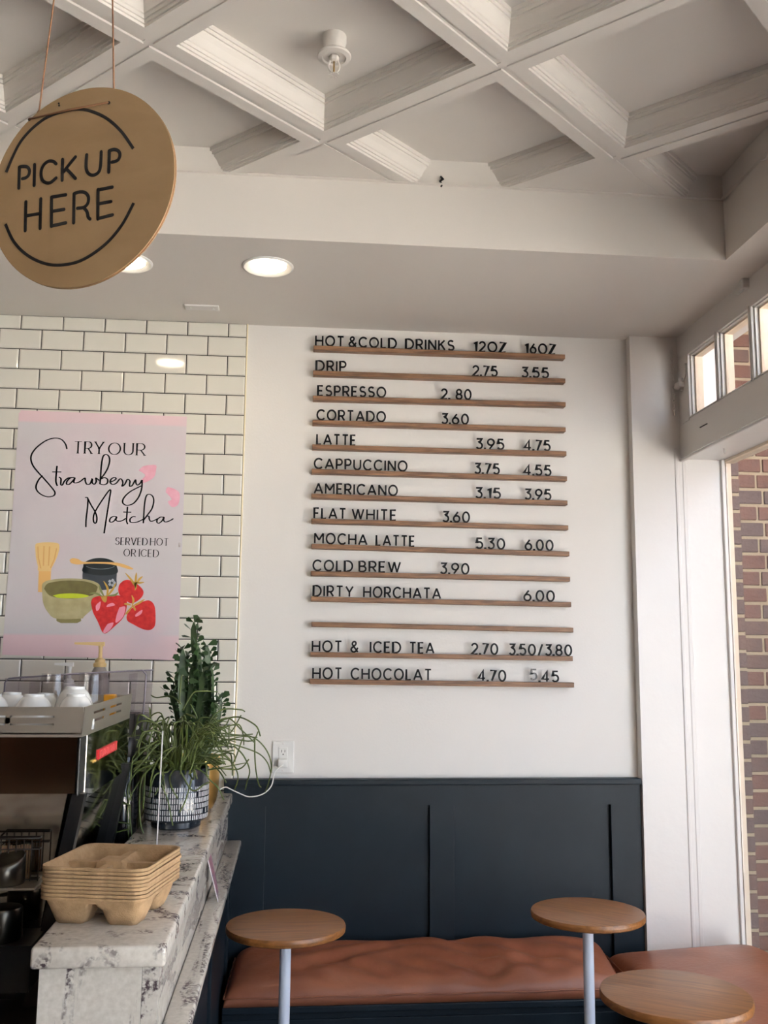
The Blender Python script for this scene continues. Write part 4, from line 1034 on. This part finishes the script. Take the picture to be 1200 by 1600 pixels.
MB().tube([(x0, YH, zb_), (x0, YH, zl_-.012), (x0+.01, YH, zl_), (x0+.2, YH, zl_*.4+zt_*.6), (x1-.012, YH, zt_+.001), (x1, YH, zt_-.012), (x1-.004, YH, zb_)], .0025, 6).build('rim', mm, t, True)
MB().tube([(x0, YH+dpt, zl_), (x1, YH+dpt, zt_)], .002, 6).build('rim', mm, t, True)
xg0, xg1 = onY(206, 1200, YH).x, onY(222, 1200, YH).x
MB().cham(xg0, YH+.01, ZWK, xg1, YH+.12, zb_, .006).build('post', M['greyp'], t)
MB().box(-.83, YH+.02, ZWK, xg0, YH+.12, zb_).build('cabinet', M['greyp'], t)
for i_, (dy_, rr_) in enumerate(((0, .005),)):
    q = onY(214, 1137, YH+.008); MB().tube([(q.x, YH+.012, q.z), (q.x, YH+.004, q.z)], .006, 12).build('logo_dot', M['whitep'], t)
# black thermos
q = onY(192, 1240, 2.84)
t = thing('thermos', 'glossy black thermos jug between the machine and the potted plants', 'thermos', (q.x, 2.84, ZWK))
MB().lathe([(.040, 0), (.042, .01), (.042, .30), (.039, .36), (.030, .405), (.027, .43)], q.x, 2.84, 32, ZWK).build('body', M['blackgloss'], t, 40)
MB().lathe([(.028, .428), (.030, .433), (.030, .47), (.024, .48)], q.x, 2.84, 28, ZWK).build('lid', M['black'], t, 40)
# pump bottles on a back shelf
tag(MB().box(-1.5, 3.30, Zr(-.72), -.55, D-.013, Zr(-.36)).build('back_shelf', M['black']), 'dark back shelf unit under the pump bottles', 'shelf')
def pump(xp, ztop, ln, m1, m2, label, y_=3.42, body_r=.034, px0=110):
    c = onY(xp, 1040, y_); x = c.x; z0 = Zr(-.36); zc_ = ztop-.085
    t = thing('pump_bottle', label, 'bottle', (x, y_, z0))
    MB().lathe([(body_r, 0), (body_r*1.02, .01), (body_r, zc_-z0-.05), (body_r*.8, zc_-z0-.018), (.018, zc_-z0)], x, y_, 24, z0).build('body', m2, t, 50)
    MB().lathe([(.021, 0), (.022, .004), (.022, .012), (.017, .016), (.017, .026), (.011, .028), (.008, .032)], x, y_, 24, zc_).build('collar', m1, t, 40)
    MB().lathe([(.0065, .03), (.0065, .06), (.009, .074)], x, y_, 16, zc_).build('stem', m1, t, 40)
    MB().hexa([(x-ln, y_-.005, ztop-.009), (x+.012, y_-.010, ztop-.014), (x+.012, y_+.010, ztop-.014), (x-ln, y_+.005, ztop-.009), (x-ln, y_-.004, ztop-.002), (x+.012, y_-.008, ztop), (x+.012, y_+.008, ztop), (x-ln, y_+.004, ztop-.002)]).build('spout', m1, t)
pump(156, onY(153, 1003, 3.42).z, .088, M['cream'], M['syrup'], 'syrup bottle with cream pump top against the tiles')
pump(109, onY(109, 1035, 3.42).z, .05, M['whitep'], M['whitep'], 'smaller bottle with white pump top against the tiles', body_r=.028)

# pitchers + basket at the near end of the machine
def pitcher(xp, y_, z0, r_, h_, tilt, label):
    x = onY(xp, 1360, y_).x
    t = thing('milk_pitcher', label, 'pitcher', (x, y_, z0))
    MB().lathe([(r_*.98, 0), (r_, .006), (r_*.97, h_*.6), (r_*.9, h_-.006), (r_*.86, h_)], 0, 0, 32).build('body', M['pitcher'], t, 40) if False else None
    mb = MB(); n = 36; prof = [(.96, 0), (1, .05), (.98, .6), (.97, .93), (.92, 1.0), (.8, 1.02), (0, 1.01)]
    vs = []; fs = []
    for rr_, s_ in prof:
        for k in range(n):
            a_ = 2*math.pi*k/n; px_, py_ = x+r_*rr_*math.cos(a_), y_+r_*rr_*math.sin(a_)
            vs.append((px_, py_, z0+h_*s_+s_*tilt*((px_-x)*.35-(py_-y_)*-.9)))
    for i in range(len(prof)-1):
        for k in range(n):
            k2 = (k+1) % n; fs.append((i*n+k, i*n+k2, (i+1)*n+k2, (i+1)*n+k))
    fs.append(tuple(range(n-1, -1, -1))); mb.add(vs, fs).build('body', M['pitcher'], t, 45)
    MB().tube([(x-r_*.9, y_, z0+h_*.8), (x-r_*1.5, y_, z0+h_*.75), (x-r_*1.5, y_, z0+h_*.35), (x-r_*.95, y_, z0+h_*.25)], .005, 8).build('handle', M['pitcher'], t, True)
zsh = Zr(-.47)
MB().box(XB, 2.05, Zr(-.66), -.50, YM0+.03, Zr(-.574)).build('drip_tray', M['black'], em)
pitcher(10, 2.10, Zr(-.574), .038, .062, .0, 'dull steel pitcher standing on the black drip tray')
MB().box(-.9, 2.07, zsh-.004, -.505, YM0+.018, zsh).build('drip_shelf', M['steel'], em)
pitcher(8, 2.115, zsh, .040, .05, .35, 'small dull steel pitcher with slanted top on the steel shelf')
t = thing('wire_basket', 'dark wire basket of wooden stirrers beside the slanted machine leg', 'basket', (-.58, 2.155, zsh))
bx0, bx1, by0, by1, bz1_ = -.62, -.515, 2.132, 2.148, Zr(-.385)
for z_ in (bz1_, bz1_-.022, zsh+.003):
    MB().tube([(bx0, by0, z_-.012), (bx0+.012, by0, z_), (bx1, by0, z_), (bx1, by1, z_), (bx0, by1, z_)], .0022 if z_ == bz1_ else .0014, 6).build('wire', M['wire'], t, True)
for k in range(7):
    x = bx0+.012+(bx1-bx0-.012)*k/6; MB().tube([(x, by0, zsh), (x, by0, bz1_)], .0014, 5).build('wire', M['wire'], t, True)
for k in range(14):
    x = bx0+.012+k*.0055
    tag(MB().box(x, by0+.004, zsh+.002, x+.004, by0+.007, bz1_-.012-.004*random.random()).build('stirrer', M['stick']), 'thin brown wooden stirrer standing in the wire basket', 'stirrer', 'wooden stirrers in the wire basket')

# ================================================================== CUP CARRIERS
def carrier_mesh():
    W, L_ = .202, .226; n = 56; vs = []; fs = []; idx = {}
    rad = .026
    def sd_(x, y):
        qx, qy = abs(x)-(W/2-rad), abs(y)-(L_/2-rad)
        return math.hypot(max(qx, 0), max(qy, 0))+min(max(qx, qy), 0)-rad
    def hz(x, y):
        d = -sd_(x, y)                     # distance inside the rim
        if d < .006: return 0
        wall = min((d-.006)/.012, 1)
        z = -.022*wall
        cx, cy = W*.245*(1 if x > 0 else -1), L_*.245*(1 if y > 0 else -1)
        r = (abs(x-cx)**4+abs(y-cy)**4)**.25
        if r < .040: z = min(z, -.022-.029*min((.040-r)/.012, 1))
        cc = max(abs(x), abs(y))
        if cc < .030: z = max(z, -.022+.017*min((.030-cc)/.006, 1))
        if abs(x) < .013 and d > .014 or abs(y) < .013 and d > .014:
            m_ = abs(x) if abs(x) < .013 else abs(y)
            z = max(z, -.022+.011*min((.013-m_)/.005, 1))
        return z
    for i in range(n+1):
        for j in range(n+1):
            x, y = -W/2+W*i/n, -L_/2+L_*j/n
            d = sd_(x, y)
            if d > 0:
                # pull corner points onto the rounded outline
                qx, qy = abs(x)-(W/2-rad), abs(y)-(L_/2-rad); h_ = math.hypot(qx, qy)
                x = math.copysign(W/2-rad+qx/h_*rad, x); y = math.copysign(L_/2-rad+qy/h_*rad, y)
            vs.append((x, y, hz(x, y)))
    for i in range(n):
        for j in range(n): fs.append((i*(n+1)+j, (i+1)*(n+1)+j, (i+1)*(n+1)+j+1, i*(n+1)+j+1))
    ring = [i*(n+1) for i in range(n+1)]+[n*(n+1)+j for j in range(1, n+1)]+[i*(n+1)+n for i in range(n-1, -1, -1)]+[j for j in range(n-1, 0, -1)]
    b0 = len(vs)
    for k in ring: v = vs[k]; vs.append((v[0]*1.006, v[1]*1.006, -.0053))
    m = len(ring)
    for k in range(m): fs.append((ring[k], ring[(k+1) % m], b0+(k+1) % m, b0+k))
    me = bpy.data.meshes.new('cup_carrier'); me.from_pydata(vs, [], fs); me.materials.append(M['pulp'])
    bm = bmesh.new(); bm.from_mesh(me); bmesh.ops.remove_doubles(bm, verts=bm.verts, dist=1e-6); bmesh.ops.recalc_face_normals(bm, faces=bm.faces); bm.to_mesh(me); bm.free()
    me.polygons.foreach_set('use_smooth', [True]*len(me.polygons)); me.set_sharp_from_angle(angle=math.radians(38))
    return me
cmesh = carrier_mesh(); NT = 9
TN = ['bottom', 'second from bottom', 'third from bottom', 'fourth from bottom', 'middle', 'fourth from top', 'third from top', 'second from top', 'top']
for k in range(NT):
    o = bpy.data.objects.new('cup_carrier', cmesh); COL.objects.link(o)
    o.location = (-.334+random.uniform(-.0015, .0015), 1.975+random.uniform(-.0015, .0015), ZU+.0525+k*.0066); o.rotation_euler = (0, 0, math.radians(-11.5)+random.uniform(-.008, .008))
    md = o.modifiers.new('thickness', 'SOLIDIFY'); md.thickness = .0016
    tag(o, 'brown moulded pulp cup carrier, %s of the stack on the bar' % TN[k], 'cup carrier', 'stacked cup carriers')

# ================================================================== PLANTS
# patterned pot with trailing cactus
pxc, pyc = -.325, 2.905
t = thing('potted_mistletoe_cactus', 'trailing green cactus in a dark pot with white dashes', 'potted plant', (pxc, pyc, ZU))
pt = MB().lathe([(.066, 0), (.070, .004), (.0705, .018), (.084, .022), (.089, .03), (.0905, .05), (.0905, .162), (.088, .166), (.084, .164), (.083, .13)], pxc, pyc, 48, ZU).build('pot', M['potglaze'], t, 40)
mb = MB(); rr_ = .0908
for row in range(6):
    z0 = ZU+.028+row*.0155; z1 = z0+.0135
    for k in range(86):
        if random.random() < .04: continue
        a0 = 2*math.pi*(k+.5*(row % 2)*0)/86+random.uniform(-.006, .006); a1 = a0+2*math.pi/86*random.uniform(.42, .62)
        for_ = []
        zz0, zz1 = z0+random.uniform(0, .001), z1-random.uniform(0, .001)
        r0 = rr_ if z0 > ZU+.045 else .0895
        vs = []
        for (aa, z_) in ((a0, zz0), (a1, zz0), (a1, zz1), (a0, zz1)):
            zr = z_-ZU
            rad_ = .0905 if zr > .05 else .089+(zr-.03)/.02*.0015
            vs.append((pxc+(rad_+.0005)*math.cos(aa), pyc+(rad_+.0005)*math.sin(aa), z_))
        mb.add(vs, [(0, 1, 2, 3)])
tag(mb.build('dash_pattern', M['potwhite'], pt), kind='stuff')
MB().lathe([(0, .145), (.05, .142), (.0835, .135)], pxc, pyc, 32, ZU).build('soil', M['soil'], t, True)
rnd = random.Random(11); mb = MB()
zs0 = ZU+.14
def strand(pts, r0=.0028, r1=.002):
    P = smooth2([tuple(p) for p in pts], 5); n = len(P)
    P = [(max(p[0], -.436) if (p[2] < Zr(-.05) and (p[1] > 2.925 or p[1] < 2.79)) else p[0], p[1], p[2]) for p in P]
    mb.tube(P, [r0+(r1-r0)*i/(n-1) for i in range(n)], 5)
    return P
for k in range(125):
    a_ = rnd.uniform(0, 6.283); rise = rnd.uniform(.05, .17); out = rnd.uniform(.06, .17); drop = rnd.uniform(-.04, .20)
    if k % 3 == 0: drop = rnd.uniform(.12, .26); out = rnd.uniform(.10, .16); rise = rnd.uniform(.02, .07)
    ca, sa = math.cos(a_), math.sin(a_)
    if sa > .3: out *= .7
    if ca > .2 and drop > .06: drop = rnd.uniform(-.06, .05)
    if sa < -.5 and drop > .1 and ca > -.3: drop *= .45
    r0 = rnd.uniform(.01, .06)
    p0 = Vector((pxc+ca*r0, pyc+sa*r0, zs0)); j = lambda s_: Vector((rnd.uniform(-s_, s_), rnd.uniform(-s_, s_), rnd.uniform(-s_, s_)))
    p1 = p0+Vector((ca*out*.25, sa*out*.25, rise*.75))+j(.012)
    p2 = p0+Vector((ca*out*.65, sa*out*.65, rise))+j(.018)
    p3 = p0+Vector((ca*out, sa*out, rise-max(drop, .0)*.45))+j(.018)
    p4 = p0+Vector((ca*out*1.12, sa*out*1.12, rise-drop))+j(.015)
    for p in (p3, p4):
        if p.z < ZU+.012 and XL_ < p.x < XR_: p.z = ZU+.012+rnd.uniform(0, .03)
    strand([p0, p1, p2, p3, p4])
    if rnd.random() < .5:
        d = (p3-p2); pe = p3+d*.4+j(.02); strand([p2, p2+d*.6+Vector((0, 0, .012))+j(.01), pe], .002, .0015)
# traced long arching stems on the right
def tr(pts, Y): return [onY(x_, y_, Y+(k*.02)) for k, (x_, y_) in enumerate(pts)]
for pts in ([(300, 1150), (330, 1145), (365, 1148), (395, 1152), (415, 1170), (424, 1195), (420, 1222), (414, 1238)], [(320, 1160), (350, 1160), (380, 1168), (405, 1178), (418, 1192), (423, 1208)],
            [(330, 1140), (352, 1136), (373, 1132), (380, 1148), (381, 1164)], [(365, 1165), (380, 1180), (390, 1203), (386, 1222), (383, 1234)], [(398, 1152), (398, 1180), (400, 1205), (404, 1225), (408, 1230)],
            [(345, 1150), (362, 1150), (395, 1147)], [(310, 1170), (345, 1175), (365, 1195), (372, 1215), (366, 1235)], [(285, 1110), (300, 1085), (312, 1080), (340, 1081)], [(280, 1100), (283, 1060), (286, 1055)], [(283, 1100), (268, 1088), (245, 1090), (236, 1086)],
            [(260, 1150), (252, 1115), (235, 1120), (228, 1140)], [(250, 1160), (235, 1125), (218, 1135), (205, 1160), (205, 1180)], [(255, 1180), (230, 1160), (212, 1175), (205, 1195)], [(235, 1135), (234, 1110), (233, 1105)]):
    strand(tr(pts, 2.93), .0026, .0018)
for pts in ([(240, 1195), (215, 1205), (200, 1230), (202, 1262), (206, 1310)], [(236, 1200), (222, 1215), (218, 1250), (220, 1290), (228, 1308)], [(230, 1190), (205, 1195), (185, 1215), (180, 1250)], [(240, 1190), (215, 1190), (193, 1210), (196, 1245)], [(262, 1195), (250, 1215), (262, 1250), (270, 1290)],
            [(322, 1195), (325, 1215), (340, 1230), (350, 1250)], [(300, 1215), (290, 1250), (280, 1270)], [(280, 1200), (300, 1235), (320, 1225), (328, 1222)]):
    strand([onY(x_, y_, 2.80) for x_, y_ in pts], .0026, .002)
tag(mb.build('trailing_stems', M['rhips'], t, True), 'thin trailing green stems', kind='stuff')

# gold planter with upright cactus
gx, gy = -.312, 3.20
t = thing('potted_cactus', 'tall leafy columnar cactus in a gold planter on the bar', 'potted plant', (gx, gy, ZU))
MB().lathe([(.058, 0), (.066, .006), (.078, .03), (.084, .06), (.0855, .10), (.0855, .168), (.0825, .168), (.082, .15)], gx, gy, 48, ZU).build('planter', M['gold'], t, 40)
MB().lathe([(0, .152), (.0825, .152), (.0825, .145)], gx, gy, 32, ZU).build('soil', M['soil'], t)
def cstem(xp0, yp0, xp1, yp1, Y, r_):
    A = onY(xp0, yp0, Y); B = onY(xp1, yp1, Y); A.z = min(A.z, ZU+.15)
    n = 18; mb = MB(); lf = MB(); ph = rnd.uniform(0, 6)
    base = len(mb.v); k3 = 6
    for i in range(n+1):
        s_ = i/n; c = A.lerp(B, s_)+Vector((.006*math.sin(s_*5+ph), .006*math.cos(s_*4+ph), 0))
        rr = r_*(.85+.25*math.sin(s_*9+ph)*.35+.1)*(1 if s_ < .93 else (1-(s_-.93)/.09))
        for q_ in range(k3):
            a_ = ph+q_*2*math.pi/k3; rad_ = rr*(1.25 if q_ % 2 == 0 else .42)*(1+.10*(i % 2 if q_ % 2 == 0 else 0))
            mb.v.append((c.x+rad_*math.cos(a_), c.y+rad_*math.sin(a_), c.z))
            if q_ % 2 == 0 and s_ > .12 and rnd.random() < .55+.45*s_:
                ll = rnd.uniform(.012, .020)*(1.0+.9*(s_ > .85)); o_ = Vector((math.cos(a_), math.sin(a_), 0)); up_ = Vector((0, 0, 1))
                dirv = (o_*.8+up_*rnd.uniform(.1, .9)).normalized(); sdv = dirv.cross(up_).normalized(); sdv = (Matrix.Rotation(rnd.uniform(-1.4, 1.4), 3, dirv) @ sdv); nn = dirv.cross(sdv)
                p = c+o_*rad_*.9; wdl = ll*.36
                P = [p, p+dirv*ll*.45-sdv*wdl*.6, p+dirv*ll*.8-sdv*wdl, p+dirv*ll*1.05, p+dirv*ll*.8+sdv*wdl, p+dirv*ll*.45+sdv*wdl*.6]
                P2 = [v_+nn*.0007 for v_ in P]
                lf.add(P+P2, [(0, 1, 2, 3, 4, 5), (11, 10, 9, 8, 7, 6)]+[(i_, (i_+1) % 6, 6+(i_+1) % 6, 6+i_) for i_ in range(6)])
    for i in range(n):
        for q_ in range(k3):
            q2 = (q_+1) % k3; mb.f.append((i*k3+q_, i*k3+q2, (i+1)*k3+q2, (i+1)*k3+q_))
    mb.f.append(tuple(range(n*k3, n*k3+k3)))
    o = mb.build('stem', M['cactus'], t, 60)
    if lf.v: tag(lf.build('leaves', M['leaf'], o), kind='stuff')
for a_ in ((302, 1190, 306, 972, 3.20, .0095), (312, 1190, 307, 1004, 3.19, .010), (290, 1190, 284, 1014, 3.18, .0095), (318, 1190, 322, 1008, 3.21, .0095), (298, 1190, 297, 1040, 3.16, .009), (322, 1190, 330, 1040, 3.19, .009), (284, 1190, 270, 1078, 3.20, .0095), (306, 1190, 315, 1050, 3.15, .009), (314, 1190, 336, 1095, 3.17, .007), (294, 1190, 279, 1052, 3.23, .009), (320, 1190, 318, 1024, 3.24, .009), (300, 1190, 290, 1025, 3.22, .008), (328, 1185, 344, 1092, 3.17, .005)):
    cstem(*a_)

# ---- clear upright sheet and photo card
p = onZ(245, 1322, ZU); d = Vector((p.x, p.y, 0)).normalized(); tp = onY(257, 1142, p.y)
ht = tp.z-ZU
t = thing('acrylic_sign_holder', 'thin clear acrylic sign holder standing edge on beside the pot', 'sign holder', (p.x, p.y, ZU))
nrm = Vector((-d.y, d.x, 0))
A, B = p+nrm*.0012, p+d*.10+nrm*.0012; C_, E_ = p+d*.10-nrm*.0012, p-nrm*.0012
sl = Vector((.003, 0, ht))
MB().hexa([A, B, C_, E_, A+sl, B+sl, C_+sl, E_+sl]).build('sheet', M['acrylic'], t)
MB().tube([p+Vector((0, 0, .0)), p+sl], .0018, 6).build('polished_edge', M['acrylic_edge'], t)
ca_ = Vector((-.176, 2.66, ZL)); 
y0, y1 = onZ(341, 1410, ZL).y, onZ(341, 1410, ZL).y+.10
t = thing('photo_card', 'small printed photo card leaning on the granite riser', 'card', (-.19, (y0+y1)/2, ZL))
MB().hexa([(-.184, y0, ZL), (-.1825, y0, ZL), (-.1905, y1, ZL), (-.192, y1, ZL), (-.2165, y0, ZL+.115), (-.215, y0, ZL+.115), (-.2165+.001, y1, ZL+.115), (-.2178, y1, ZL+.115)]).build('card', M['cardwhite'], t)
MB().hexa([(-.1835, y0+.006, ZL+.008), (-.1825, y0+.006, ZL+.008), (-.1895, y1-.006, ZL+.008), (-.191, y1-.006, ZL+.008), (-.2135, y0+.006, ZL+.108), (-.2125, y0+.006, ZL+.108), (-.2135, y1-.006, ZL+.108), (-.2145, y1-.006, ZL+.108)]).build('picture', M['card'], t)
